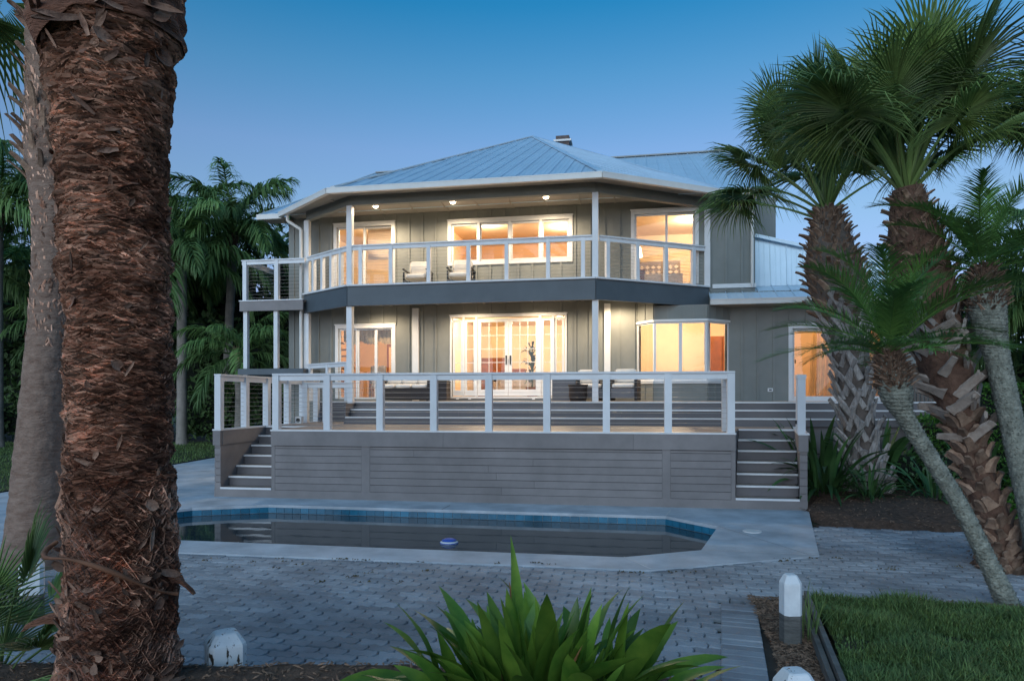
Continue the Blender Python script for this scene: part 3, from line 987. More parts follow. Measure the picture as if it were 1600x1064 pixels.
N0 = WN + .155
room(-2.6, 1.62, N0, 6.2, ZB, 7.40, 'wall_cream', 'wall_tan')
room(1.64, 6.70, N0, 7.0, ZB, 7.40, 'wall_orange', 'wall_orange')
room(6.72, 10.55, N0, 6.4, ZB, 7.40, 'wall_orange', 'wall_tan')
room(-2.6, 1.55, N0, 6.6, Z1 + .01, 4.60, 'wall_orange')
room(1.57, 6.75, N0, 8.0, Z1 + .01, 4.60, 'wall_tan', 'wall_tan')
room(6.77, 10.6, N0, 6.6, Z1 + .01, 4.60, 'wall_cream', 'wall_cream')
room(10.62, 14.9, N0, 6.0, Z1 + .01, 4.60, 'wall_tan', 'wall_orange')
# warm room lights
RW = 2.0
lamp('room_light', -0.4, 3.6, 7.39, 90 * RW, 'ceiling lamp glowing behind the upper left sliding door', None)
lamp('room_light', 2.9, 3.9, 7.39, 75 * RW, 'ceiling lamp seen through the second light of the upper window', None)
lamp('room_light', 5.3, 4.6, 7.39, 75 * RW, 'ceiling lamp near the pale end of the upper window', None)
lamp('room_light', 9.3, 4.4, 7.39, 95 * RW, 'bright ceiling lamp in the upper right bedroom', None, disc=.12)
lamp('room_light', -0.5, 4.2, 4.59, 85 * RW, 'ceiling lamp over the dining table behind the lower left door', None)
lamp('room_light', 2.7, 4.6, 4.59, 110 * RW, 'ceiling lamp seen through the leftmost sidelight of the french doors', None)
lamp('room_light', 5.1, 4.8, 4.59, 110 * RW, 'ceiling lamp inside behind the right leaf of the french doors', None)
lamp('room_light', 8.7, 4.0, 4.59, 170 * RW, 'ceiling lamp in the kitchen behind the bay window', None)
lamp('room_light', 12.3, 3.4, 4.59, 90 * RW, 'ceiling lamp behind the curtained door beside the palms', None)

# ------------------------------------------------------------ balcony, porch ceiling, fascia
EDGES = [(LBp, LCp), (LCp, RCp), (RCp, RBp)]
slab = [LBp, LCp, RCp, RBp, (10.2, WN), (-1.86, WN)]
bal = MB(); bal.prism([(-1.86, 1.21), (0, 0), (6.567, 0), (9.46, WN - .003), (-1.86, WN - .003)], 4.62, 4.90)
bal.build('balcony_floor', M['soffit'], HS)
for i, (a, b_) in enumerate(EDGES):
    d = (Vector(b_) - Vector(a)).normalized()
    o = Vector((d.y, -d.x))
    a3, b3 = Vector(a) + o * .035, Vector(b_) + o * .035
    e0, e1 = (0 if i == 0 else .01), (.0 if i == 2 else .01)
    p0, p1 = a3 - d * e0, b3 + d * e1
    beam('balcony_fascia', M['fascia'], HS, (p0.x, p0.y, 4.62), (p1.x, p1.y, 4.62), .07, .52)
    q0, q1 = a3 - d * .01 + o * .015, b3 + d * .012 + o * .015
    beam('balcony_edge', M['rail'], HS, (q0.x, q0.y, 4.903), (q1.x, q1.y, 4.903), .14, .045)
# porch ceiling battens
for u in (0.5, 1.9, 3.3, 4.7, 6.1):
    bx('ceiling_batten', M['soffit'], HS, u - .03, u + .03, .12, WN - .02, 4.595, 4.618)
# columns, two storeys
for (a, b_) in (LCp, RCp, LBp, RBp):
    dy = .09 if (a, b_) == RBp else 0
    for z0, z1 in ((Z1, 4.36), (4.93, 7.06)):
        bx('column', M['rail'], HS, a - .075, a + .075, b_ + .01 - dy, b_ + .16 - dy, z0, z1)
# railings of the balcony
railing(HS, ((-1.75, 1.22), (-0.10, 0.15)), ZB, [0.12, .36, .6, .84], ps=.10)
railing(HS, ((0.12, 0.075), (6.45, 0.075)), ZB, [0.03, 0.165, .33, .50, .66, .83, .97], ps=.10)
railing(HS, ((6.70, 0.17), (9.34, 1.86)), ZB, [0.06, .34, .62, .90], ps=.10)
railing(HS, ((-1.75, 1.22), (-0.10, 0.15)), Z1, [0.02, .5, .98], ps=.10)
# header beam and upper ceiling
for i, (a, b_) in enumerate(EDGES):
    d = (Vector(b_) - Vector(a)).normalized()
    o = Vector((-d.y, d.x)) * .085
    p0, p1 = Vector(a) + o, Vector(b_) + o
    beam('header_beam', M['siding'], HS, (p0.x, p0.y, 7.185), (p1.x, p1.y, 7.185), .17 - .004 * i, .25)
m = MB()
m.prism([(-2.55, 1.30), (-.22, -.55), (6.72, -.55), (9.95, 1.60), (9.95, WN - .004), (-2.55, WN - .004)], 7.312, 7.34)
m.build('balcony_ceiling', M['soffit'], HS)
for u in [-.6 + .95 * k for k in range(10)]:
    bx('ceiling_batten', M['soffit'], HS, u - .022, u + .022, max(.2, (u - 6.6) * .66 + .2), WN - .03, 7.292, 7.3115)

for u, lb in ((0.36, 'glowing recessed ceiling light over the balcony nearest the left column'), (2.60, 'glowing recessed ceiling light over the balcony, middle of the three'), (5.19, 'glowing recessed ceiling light over the balcony nearest the right column')):
    lamp('balcony_light', u, 1.0, 7.311, 290, lb, 'recessed lights over the balcony', col=(1.0, .78, .52), spot=165, rad=.06)
for u, lb in ((0.3, 'recessed porch light above the lower left sliding door'), (3.0, 'recessed porch light above the left french door'), (4.9, 'recessed porch light above the right french door'), (7.1, 'recessed porch light beside the bay window')):
    lamp('porch_light', u, 1.10 if u < 7 else 1.25, 4.617, 215 if u > .5 else 150, lb, 'recessed lights over the porch', col=(1.0, .78, .52), spot=165, rad=.06)

# ------------------------------------------------------------ metal roofs
RF = empty('roof', (0, 0, 0), 0, parent=HS)


def clip(poly, axis, v, keep_gt):
    out = []
    for i in range(len(poly)):
        a, b_ = poly[i - 1], poly[i]
        ia = (a[axis] > v) == keep_gt
        ib = (b_[axis] > v) == keep_gt
        if ia != ib:
            t = (v - a[axis]) / (b_[axis] - a[axis])
            out.append((a[0] + (b_[0] - a[0]) * t, a[1] + (b_[1] - a[1]) * t))
        if ib: out.append(b_)
    return out


def facet(poly, pw=.405, off=0.0):
    P = [Vector(p) for p in poly]
    e = (P[1] - P[0]).normalized()
    nrm = (P[1] - P[0]).cross(P[-1] - P[0]).normalized()
    if nrm.z < 0: nrm = -nrm
    up = nrm.cross(e).normalized()
    if up.dot(P[-1] - P[0]) < 0: up = -up
    Q = [((p - P[0]).dot(e), (p - P[0]).dot(up)) for p in P]
    s0, s1 = min(q[0] for q in Q), max(q[0] for q in Q)
    s = s0 - off
    while s < s1:
        c = clip(clip(Q, 0, s, True), 0, s + pw, False)
        if len(c) >= 3:
            m = MB()
            pt = lambda q, h: tuple(P[0] + e * q[0] + up * q[1] + nrm * h)
            nn = len(c)
            m.add([pt(q, 0) for q in c] + [pt(q, -.02) for q in c], [tuple(range(nn)), tuple(range(nn, 2 * nn))[::-1]] + [(i, nn + i, nn + (i + 1) % nn, (i + 1) % nn) for i in range(nn)])
            # standing seam on the low side, minor ribs between
            for ds, h, w2 in ((0.02, .035, .012), (pw * .36, .008, .012), (pw * .68, .008, .012)):
                col = clip(clip(Q, 0, s + ds - w2, True), 0, s + ds + w2, False)
                if len(col) >= 3:
                    t0, t1 = min(q[1] for q in col), max(q[1] for q in col)
                    mid = [q for q in col]
                    a_, b2 = s + ds - w2, s + ds + w2
                    if t1 - t0 > .06:
                        lo, hi = t0 + .005, t1 - .01
                        m.add([pt((a_, lo), .001), pt((b2, lo), .001), pt((b2, hi), .001), pt((a_, hi), .001), pt((a_ + .004, lo), h), pt((b2 - .004, lo), h), pt((b2 - .004, hi), h), pt((a_ + .004, hi), h)],
                              [(4, 5, 6, 7), (0, 1, 5, 4), (2, 3, 7, 6), (1, 2, 6, 5), (3, 0, 4, 7)])
            m.build('roof_panel', M['roof'], RF)
        s += pw


AP = (3.0, 12.8, 13.5)
EL, ER, ERB, ELB = (-.26, -.66, ZE), (6.76, -.66, ZE), (10.07, 1.54, ZE), (-2.63, 1.21, ZE)
facet([EL, ER, AP])
facet([ER, ERB, AP])
facet([ELB, EL, AP])
# main roof behind, gable ended
RZ = ZE + .46 * 9.2
facet([(-3.45, 1.4, ZE), (-2.55, 1.4, ZE), (10.0, 1.4, ZE), (10.98, 1.4, ZE), (10.98, 10.6, RZ), (-3.45, 10.6, RZ)])
m = MB()
m.add([(-3.45, 10.6, RZ), (10.98, 10.6, RZ), (10.98, 19, ZE), (-3.45, 19, ZE)], [(0, 1, 2, 3)])
m.build('rear_slope', M['roof'], RF)
M['cap_dark'] = mat('ridge_cap_dark', (0.22, 0.23, 0.23), 0.5, 0.1, metal=0.4)  # darker grey metal for the ridge cap
for a, b_, mm in ((EL, AP, 'gutter'), (ER, AP, 'roof'), (ERB, AP, 'roof'), (ELB, AP, 'gutter')):
    d = Vector(b_) - Vector(a)
    beam('hip_cap', M[mm], RF, Vector(a) + Vector((0, 0, .04)) + d * .01, Vector(b_) + Vector((0, 0, .03)), .13, .035)
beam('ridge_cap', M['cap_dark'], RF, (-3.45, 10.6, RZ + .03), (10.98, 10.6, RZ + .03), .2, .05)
for u in (-3.45, 10.98):
    beam('rake_trim', M['gutter'], RF, (u, 1.4, ZE - .03), (u, 10.6, RZ - .03), .04, .16)
    m = MB()
    v_ = u + (.7 if u < 0 else -.28)
    m.add([(v_, 2.0, ZE - .1), (v_, 10.6, RZ - .1), (v_, 10.6, 7.0), (v_, 2.0, 7.0)], [(0, 1, 2, 3)])
    m.build('gable_wall', M['siding'], HS)
# gutters
GP = [(-3.45, 1.36), (ELB[0] - .05, 1.36), (ELB[0], ELB[1]), (EL[0], EL[1]), (ER[0], ER[1]), (ERB[0], ERB[1]), (10.3, 1.36), (10.98, 1.36)]
for i in (0, 2, 3, 4, 6):
    a, b_ = Vector(GP[i]), Vector(GP[i + 1])
    d = (b_ - a).normalized()
    o = Vector((d.y, -d.x)) * .05
    p0, p1 = a + o - d * .015, b_ + o + d * .015
    zoff = .002 * i
    beam('gutter', M['gutter'], RF, (p0.x, p0.y, ZE - .075 + zoff), (p1.x, p1.y, ZE - .075 + zoff), .11, .13)
    p2, p3 = p0 + o * .9, p1 + o * .9
    beam('gutter_lip', M['gutter'], RF, (p2.x, p2.y, ZE - .012 + zoff), (p3.x, p3.y, ZE - .012 + zoff), .03, .03)
m = MB()
m.prism([(-3.40, 1.42), (-2.6, 1.30), (-2.6, WN - .004), (-3.40, WN - .004)], 7.20, 7.23)
m.prism([(9.97, 1.60), (10.95, 1.44), (10.95, WN - .03), (9.97, WN - .03)], 7.20, 7.23)
m.build('soffit', M['soffit'], RF)
# downspouts


def spout(pts):
    m = MB()
    for a, b_ in zip(pts, pts[1:]):
        a, b_ = Vector(a), Vector(b_)
        m.tube([a, b_], .045, 8)
    return m.build('downspout', M['gutter'], HS, smooth=False)


spout([(-2.35, 1.02, 7.18), (-2.35, 1.05, 7.02), (-1.98, 1.13, 6.78), (-1.98, 1.13, 1.9)])
spout([(10.62, 1.42, 7.18), (10.62, WN - .07, 7.0), (10.62, WN - .07, 4.85)])
# chimney
ch = bx('chimney', mat('chimney_brick', (0.13, 0.10, 0.09), 0.9, 0.3, 8), RF, 4.15, 4.72, 11.9, 12.4, 11.5, 13.12)
bx('chimney_cap', M['gutter'], RF, 4.06, 4.82, 11.82, 12.48, 12.86, 12.94)
# rear wing seen past the corner
bx('rear_wing_wall', M['siding'], HS, 10.75, 11.80, 5.0, 9.0, 4.0, 8.1)
beam('rake_trim', M['gutter'], RF, (11.84, 4.9, 8.1), (11.84, 9.1, 8.1), .08, .12)
# lower wing roof: low apron and steep cladding
facet([(9.50, 1.36, 4.47), (15.4, 1.36, 4.47), (15.4, 2.42, 4.96), (9.50, 2.42, 4.96)], .42)
facet([(10.74, 2.40, 4.96), (15.4, 2.40, 4.96), (15.4, 2.46, 5.10), (10.74, 2.52, 6.36)], .42)
beam('rake_trim', M['roof'], RF, (10.74, 2.40, 6.36), (15.4, 2.36, 5.10), .06, .09)
m = MB()
m.add([(10.74, 2.5, 6.34), (15.4, 2.5, 5.08), (15.4, 9, 5.1), (10.74, 9, 6.36)], [(0, 1, 2, 3)])
m.build('wing_roof_top', M['roof'], RF)
beam('gutter', M['gutter'], RF, (9.48, 1.30, 4.40), (15.42, 1.30, 4.40), .11, .13)
beam('gutter_lip', M['gutter'], RF, (9.48, 1.245, 4.462), (15.42, 1.245, 4.462), .03, .03)
m = MB()
m.prism([(9.5, 1.36), (15.4, 1.36), (15.4, WN - .024), (9.5, WN - .024)], 4.33, 4.36)
m.build('soffit', M['soffit'], RF)

# ------------------------------------------------------------ stair tower at the left side
ST = empty('stair_landing', HW(-3.71, .9, 0), HA, 'white posted stair landing with cable rail beside the left house corner', 'stair landing')
LW = 1.93
bx('landing_floor', M['plank'], ST, 0, LW, 0.03, 1.9, 4.66, 4.72)
bx('landing_fascia', M['skirt'], ST, -.05, LW, -.04, .03, 4.42, 4.70)
bx('landing_edge', M['nosing'], ST, -.06, LW, -.06, .03, 4.702, 4.73)
for x in (0.02, .98):
    bx('post', M['rail'], ST, x, x + .12, .04, .16, 2.76, 4.42)
bx('post', M['rail'], ST, .10, .22, 1.6, 1.72, 0, 4.66)
for x in (0.02, .98):
    bx('post', M['rail'], ST, x, x + .12, .04, .16, 0, 2.58)
bx('lower_landing', M['fascia'], ST, -.12, LW, -.02, 1.9, 2.58, 2.75)
railing(ST, ((0.06, 0.03), (LW - .02, 0.03)), 4.73, [0.02, .56], ps=.12, h=1.17)
railing(ST, ((0.10, 1.8), (0.10, 0.2)), 4.73, [0.02], ps=.11, h=1.17)
for k in range(9):
    bx('step', M['plank'], ST, .9 + .0 * k, 1.8, 1.95 + .26 * k, 2.24 + .26 * k, 4.5 - .2 * k, 4.54 - .2 * k)
beam('stringer', mat('raw_timber', (0.20, 0.12, 0.07), .8, .2), ST, (0.86, 1.9, 4.5), (0.86, 4.4, 2.6), .06, .3)
beam('stringer', M['rail'], ST, (.95, 1.95, 5.7), (.95, 3.4, 4.6), .06, .12)

# ================================================================== FURNITURE
def HT(name, u, n_, z, rz, label, cat, group=None):
    return empty(name, HW(u, n_, z), HA + rz, label, cat, group)


def soft(mb, x0, x1, y0, y1, z0, z1, r_=.035):
    """a padded block: the edges pulled in on a 4 x 4 x 4 grid"""
    g = [0, .12, .88, 1]
    n_ = len(g)
    P = {}
    vs, fs = [], []
    for i in range(n_):
        for j in range(n_):
            for k in range(n_):
                if 0 < i < n_ - 1 and 0 < j < n_ - 1 and 0 < k < n_ - 1: continue
                e = [(q in (0, n_ - 1)) for q in (i, j, k)]
                c = []
                for q, (lo, hi) in zip((i, j, k), ((x0, x1), (y0, y1), (z0, z1))):
                    v = lo + (hi - lo) * g[q]
                    if q in (0, n_ - 1) and sum(e) > 1: v += (r_ * (sum(e) - 1) * .5) * (1 if q == 0 else -1)
                    c.append(v)
                P[i, j, k] = len(vs)
                vs.append(tuple(c))
    for ax in range(3):
        for s in (0, n_ - 1):
            for a in range(n_ - 1):
                for b_ in range(n_ - 1):
                    def key(p, q):
                        t = [0, 0, 0]; t[ax] = s
                        o_ = [x for x in range(3) if x != ax]
                        t[o_[0]] = p; t[o_[1]] = q
                        return P[tuple(t)]
                    fs.append((key(a, b_), key(a + 1, b_), key(a + 1, b_ + 1), key(a, b_ + 1)))
    mb.add(vs, fs)


def cushion(name, parent, *a, mm='cushion', rot=(0, 0, 0), loc=(0, 0, 0)):
    m = MB(); soft(m, *a)
    return m.build(name, M[mm], parent, loc, rot, smooth=True)


sf = HT('outdoor_sofa', 1.25, 1.15, Z1, 0, 'dark wicker sofa with long white cushions under the porch', 'sofa')
bx('base', M['dark'], sf, -.78, .78, -.40, .42, .03, .34)
for x in (-.26, .26):
    bx('seam', M['black'], sf, x - .006, x + .006, -.404, -.39, .05, .33)
for x in (-.78, .70):
    bx('arm', M['dark'], sf, x, x + .08, -.42, .44, .34, .56)
bx('backrest', M['dark'], sf, -.78, .78, .36, .44, .34, .72)
for k in range(3):
    x = -.69 + .465 * k
    cushion('seat_cushion', sf, x, x + .45, -.40, .30, .345, .47)
    cushion('back_cushion', sf, x, x + .45, .16, .33, .48, .80)
for x in (-.7, .66):
    bx('foot', M['black'], sf, x, x + .05, -.36, -.3, 0, .03)
cb = HT('side_table', 2.32, .98, Z1, 0, 'dark wicker cube table beside the french doors', 'table')
bx('body', M['dark'], cb, -.17, .17, -.2, .2, .02, .53)
bx('table_top', M['black'], cb, -.18, .18, -.21, .21, .531, .55)
gc = HT('grill_cabinet', 5.70, 1.2, Z1, 0, 'grey ribbed storage cabinet right of the french doors', 'cabinet')
bx('body', M['greybox'], gc, -.33, .33, -.3, .3, .02, .60)
bx('lid', M['greybox'], gc, -.35, .35, -.32, .32, .601, .66)
for k in range(6):
    bx('slat', M['greybox'], gc, -.32, .32, -.312, -.301, .05 + .09 * k, .12 + .09 * k)


def armchair(u, n_, rz, label):
    t = HT('patio_chair', u, n_, Z1, rz, label, 'chair', 'cushioned chairs on the porch')
    bx('base', M['greybox'], t, -.30, .30, -.32, .30, .08, .33)
    for x in (-.37, .30):
        bx('arm', M['dark'], t, x, x + .07, -.34, .34, .02, .55)
    bx('backrest', M['dark'], t, -.30, .30, .27, .34, .1, .76)
    cushion('seat_cushion', t, -.29, .29, -.34, .26, .335, .46)
    cushion('back_cushion', t, -.28, .28, .10, .26, .465, .84)
    return t


armchair(6.35, 1.0, R(12), 'white cushioned porch chair next to the grey cabinet')
armchair(7.28, .75, R(-8), 'white cushioned porch chair in front of the bay window, right of its twin')
tb = HT('round_side_table', 6.10, .45, Z1, 0, 'low dark round table between cabinet and porch chair', 'table')
m = MB()
m.frustum([[(r_ * math.cos(k / 18 * 6.283), r_ * math.sin(k / 18 * 6.283), z) for k in range(18)] for r_, z in ((.20, 0), (.24, .12), (.23, .36), (.26, .40), (.26, .43))])
m.build('drum', M['dark'], tb, smooth=True)


def lounge(u, label):
    t = HT('balcony_chair', u, .95, ZB, R(6), label, 'chair', 'low chairs on the balcony')
    for x in (-.34, .30):
        bx('side_frame', M['black'], t, x, x + .04, -.36, .40, .18, .22)
        bx('front_leg', M['black'], t, x, x + .04, -.36, -.31, 0, .40)
        bx('rear_leg', M['black'], t, x, x + .04, .34, .40, 0, .52)
        bx('arm', M['black'], t, x - .01, x + .05, -.38, .42, .46, .49)
    bx('backrest', M['black'], t, -.30, .30, .36, .39, .22, .62)
    cushion('seat_cushion', t, -.29, .29, -.36, .30, .225, .37)
    cushion('back_cushion', t, -.27, .27, .14, .30, .375, .78)
    return t


lounge(1.62, 'low white cushioned balcony chair, left one of the pair under the window')
lounge(2.86, 'low white cushioned balcony chair, right one of the pair under the window')

# ---- inside the rooms
bd = HT('bed', 8.1, 4.2, ZB, 0, 'bed with patterned headboard behind the upper right sliding door', 'bed')
bx('mattress', M['fabric'], bd, -.8, .8, -1.0, 1.0, .25, .6)
bx('headboard', M['headboard'], bd, -.85, .85, 1.0, 1.08, .2, 1.35)
for x in (-.4, .4):
    cushion('pillow', bd, x - .33, x + .33, .55, .95, .6, .85)
for i in range(9):
    for j in range(4):
        c = (-.72 + .18 * i, .985, .68 + .16 * j)
        m = MB(); m.add([(c[0] - .07, c[1], c[2]), (c[0], c[1], c[2] - .07), (c[0] + .07, c[1], c[2]), (c[0], c[1], c[2] + .07)], [(0, 1, 2, 3)])
        m.build('diamond', M['fabric'], bd)
for nm, u, n_, z, lab, P in (('table_lamp', 7.55, 2.75, ZB + .62, 'glowing table lamp with white shade in the upper right bedroom', 25),):
    ns = HT('nightstand', u, n_, ZB, 0, 'small wooden nightstand under the glowing table lamp', 'nightstand')
    bx('body', M['cabinet'], ns, -.25, .25, -.2, .2, .05, .58)
    bx('top', M['cabinet'], ns, -.27, .27, -.22, .22, .581, .618)
    tl_ = HT(nm, u, n_, z, 0, lab, 'lamp')
    m = MB()
    m.frustum([[(r_ * math.cos(k / 14 * 6.283), r_ * math.sin(k / 14 * 6.283), q) for k in range(14)] for r_, q in ((.09, 0), (.10, .03), (.05, .06), (.09, .18), (.06, .30), (.015, .34), (.012, .40))])
    m.build('lamp_base', M['fabric'], tl_, smooth=True)
    m = MB()
    m.frustum([[(r_ * math.cos(k / 20 * 6.283), r_ * math.sin(k / 20 * 6.283), q) for k in range(20)] for r_, q in ((.20, .40), (.15, .68))])
    m.build('lamp_shade', M['shade'], tl_)
# dining room
dt = HT('dining_table', -.1, 4.0, Z1 + .01, 0, 'dining table behind the lower left sliding door', 'table')
bx('table_top', M['cabinet'], dt, -.9, .9, -.5, .5, .72, .76)
for x in (-.8, .74):
    for y in (-.42, .36):
        bx('leg', M['cabinet'], dt, x, x + .06, y, y + .06, 0, .72)
for u, n_, lab in ((-.35, 3.25, 'pale upholstered dining chair nearest the lower left door'), (.35, 3.3, 'pale upholstered dining chair right of its twin behind the lower left door')):
    c = HT('dining_chair', u, n_, Z1 + .01, R(180), lab, 'chair', 'dining chairs')
    cushion('seat', c, -.25, .25, -.25, .25, .4, .5, mm='fabric')
    cushion('backrest', c, -.25, .25, .2, .28, .5, 1.08, mm='fabric')
    for x in (-.22, .17):
        for y in (-.22, .2):
            bx('leg', M['cabinet'], c, x, x + .05, y, y + .05, 0, .4)
hu = HT('china_cabinet', -.75, 6.3, Z1 + .01, 0, 'tall china cabinet on the dining room back wall', 'cabinet')
bx('body', M['cabinet'], hu, -.5, .5, -.2, .2, 0, 2.0)
for x in (-.42, .04):
    bx('door', M['wall_orange'], hu, x, x + .38, -.22, -.2, .9, 1.9)
va = HT('valance', -.33, WN + .35, 3.55, 0, 'gathered patterned valance across the top of the lower left door', 'curtain')
m = MB()
nn = 60
for k in range(nn + 1):
    x = -.84 + 1.68 * k / nn
    sc = .10 * abs(math.sin(k / nn * math.pi * 3)) + .02 * math.sin(k * 1.9)
    y = .03 * math.sin(k * 1.3)
    m.v += [(x, y, .40), (x, y - .02, .2), (x, y, .02 - sc + .05)]
    if k:
        i = 3 * k
        m.f += [(i - 3, i, i + 1, i - 2), (i - 2, i + 1, i + 2, i - 1)]
m.build('cloth', M['valance'], va)
# living room
for u, n_, w2, h, mm, nm, lab in ((2.35, 7.6, .55, 1.5, 'cabinet', 'bookcase', 'red wood bookcase glimpsed through the left sidelights'), (3.25, 6.6, .45, 1.05, 'cabinet', 'sideboard', 'dark red sideboard behind the left french door')):
    t = HT(nm, u, n_, Z1 + .01, 0, lab, nm)
    bx('body', M[mm], t, -w2, w2, -.2, .2, 0, h)
    bx('top', M[mm], t, -w2 - .03, w2 + .03, -.23, .23, h + .001, h + .05)
    for k in range(2):
        bx('door', M['cabinet'], t, -w2 + .03 + k * w2, -.02 + k * w2, -.215, -.2, .1, h - .08)
so_ = HT('indoor_sofa', 4.0, 4.6, Z1 + .01, R(180), 'pale sofa inside behind the french doors', 'sofa')
bx('base', M['fabric'], so_, -.95, .95, -.4, .4, .05, .4)
cushion('backrest', so_, -.95, .95, .2, .42, .4, .85, mm='fabric')
for x in (-.95, .75):
    cushion('arm', so_, x, x + .2, -.42, .42, .3, .62, mm='fabric')
pp = HT('indoor_plant', 4.35, 4.0, Z1 + .01, 0, 'dark leafy potted plant behind the right french door', 'plant')
m = MB()
m.frustum([[(r_ * math.cos(k / 14 * 6.283), r_ * math.sin(k / 14 * 6.283), q) for k in range(14)] for r_, q in ((.14, 0), (.2, .4), (.21, .42))])
m.build('pot', M['cabinet'], pp)
rg = random.Random(5)
lf = MB()
for k in range(70):
    a, el, l = rg.uniform(0, 6.28), rg.uniform(.2, 1.4), rg.uniform(.25, .6)
    b0 = Vector((0, 0, rg.uniform(.5, 1.6)))
    d = Vector((math.cos(a) * math.cos(el), math.sin(a) * math.cos(el), math.sin(el)))
    s = Vector((-math.sin(a), math.cos(a), 0)) * .05
    e = b0 + d * l - Vector((0, 0, l * .35))
    mid = b0 + d * l * .6
    lf.add([b0, mid + s, e, mid - s], [(0, 1, 2, 3)])
lf.tube([(0, 0, .4), (.03, 0, 1.0), (0, .02, 1.7)], [.03, .02, .01], 6)
lf.build('foliage', M['indoor_leaf'], pp)
# kitchen
for u, lab in ((7.3, 'tall red wood kitchen cupboard seen through the left bay pane'), (10.2, 'red wood cupboard seen through the right bay pane')):
    t = HT('cupboard', u, 5.2, Z1 + .01, 0, lab, 'cupboard')
    bx('body', M['cabinet'], t, -.35, .35, -.3, .3, 0, 2.0)
    bx('door', M['cabinet'], t, -.31, -.01, -.32, -.3, .1, 1.95)
    bx('door', M['cabinet'], t, .01, .31, -.32, -.3, .1, 1.95)
kc = HT('kitchen_counter', 8.7, 5.4, Z1 + .01, 0, 'pale kitchen counter behind the middle bay panes', 'counter')
bx('body', M['wall_cream'], kc, -.9, .9, -.3, .3, 0, .88)
bx('worktop', M['white'], kc, -.93, .93, -.33, .33, .881, .92)
# curtain and blind
cu = HT('curtain', 12.9, WN + .32, Z1 + .05, 0, 'golden drawn curtain behind the door beside the palms', 'curtain')
m = MB()
for k in range(81):
    x = -.78 + 1.8 * k / 80
    y = .05 * math.sin(k * 1.15) + .02 * math.sin(k * .43)
    lo = x + (.0 if k else 0)
    m.v += [(lo, y, 0), (lo + .10 * (1 - k / 80), y * .8, 2.1)]
    if k: m.f.append((2 * k - 2, 2 * k, 2 * k + 1, 2 * k - 1))
m.build('cloth', M['curtain'], cu)
bl = HT('window_blind', .05, WN + .30, 6.05, 0, 'half lowered pale blind in the upper left sliding door', 'blind')
for k in range(18):
    bx('slat', M['blind'], bl, -.42, .44, -.012, .012, .05 * k, .05 * k + .044)
bx('head_rail', M['white'], bl, -.43, .45, -.03, .03, .905, .96)

# ================================================================== PALMS AND PLANTS
def spline(pts, n_):
    """Catmull-Rom through (x, y, z, r) points"""
    P = [Vector(p) for p in pts]
    P = [P[0] * 2 - P[1]] + P + [P[-1] * 2 - P[-2]]
    out = []
    segs = len(P) - 3
    for k in range(n_ + 1):
        t = k / n_ * segs
        i = min(int(t), segs - 1)
        t -= i
        a, b_, c, d = P[i:i + 4]
        out.append(0.5 * ((2 * b_) + (-a + c) * t + (2 * a - 5 * b_ + 4 * c - d) * t * t + (-a + 3 * b_ - 3 * c + d) * t ** 3))
    return out


def trunk_mesh(pts, sides, rings, disp, mname, mm):
    """tapered trunk; disp(theta, z, k) is added to the radius"""
    P = spline(pts, rings)
    vs = []
    for k, p in enumerate(P):
        t = (P[min(k + 1, rings)] - P[max(k - 1, 0)])
        t = Vector((t[0], t[1], t[2])).normalized()
        a = Vector((1, 0, 0)); a = (a - t * a.dot(t)).normalized()
        b_ = t.cross(a)
        for s in range(sides):
            th = s / sides * 2 * math.pi
            r_ = p[3] + disp(th, p[2], k)
            q = Vector((p[0], p[1], p[2])) + (a * math.cos(th) + b_ * math.sin(th)) * r_
            vs.append(tuple(q))
    n_ = sides
    fs = [(k * n_ + i, k * n_ + (i + 1) % n_, (k + 1) * n_ + (i + 1) % n_, (k + 1) * n_ + i) for k in range(rings) for i in range(n_)]
    fs += [tuple(range(rings * n_, rings * n_ + n_))]
    me = bpy.data.meshes.new(mname)
    me.from_pydata(vs, [], fs)
    me.materials.append(mm)
    me.polygons.foreach_set('use_smooth', [True] * len(me.polygons))
    return me, P


def frame_at(P, t):
    """point, tangent, radius of a trunk spline at fraction t"""
    k = t * (len(P) - 1)
    i = min(int(k), len(P) - 2)
    f = k - i
    p = P[i].lerp(P[i + 1], f)
    d = P[i + 1] - P[i]
    return Vector((p[0], p[1], p[2])), Vector((d[0], d[1], d[2])).normalized(), p[3]


def curve_xz(L_, e0, droop, n_, pw=1.3):
    pts, tan = [Vector((0, 0, 0))], []
    for k in range(n_):
        e = e0 - droop * ((k + .5) / n_) ** pw
        t = Vector((math.cos(e), 0, math.sin(e)))
        tan.append(t)
        pts.append(pts[-1] + t * (L_ / n_))
    tan.append(tan[-1])
    return pts, tan


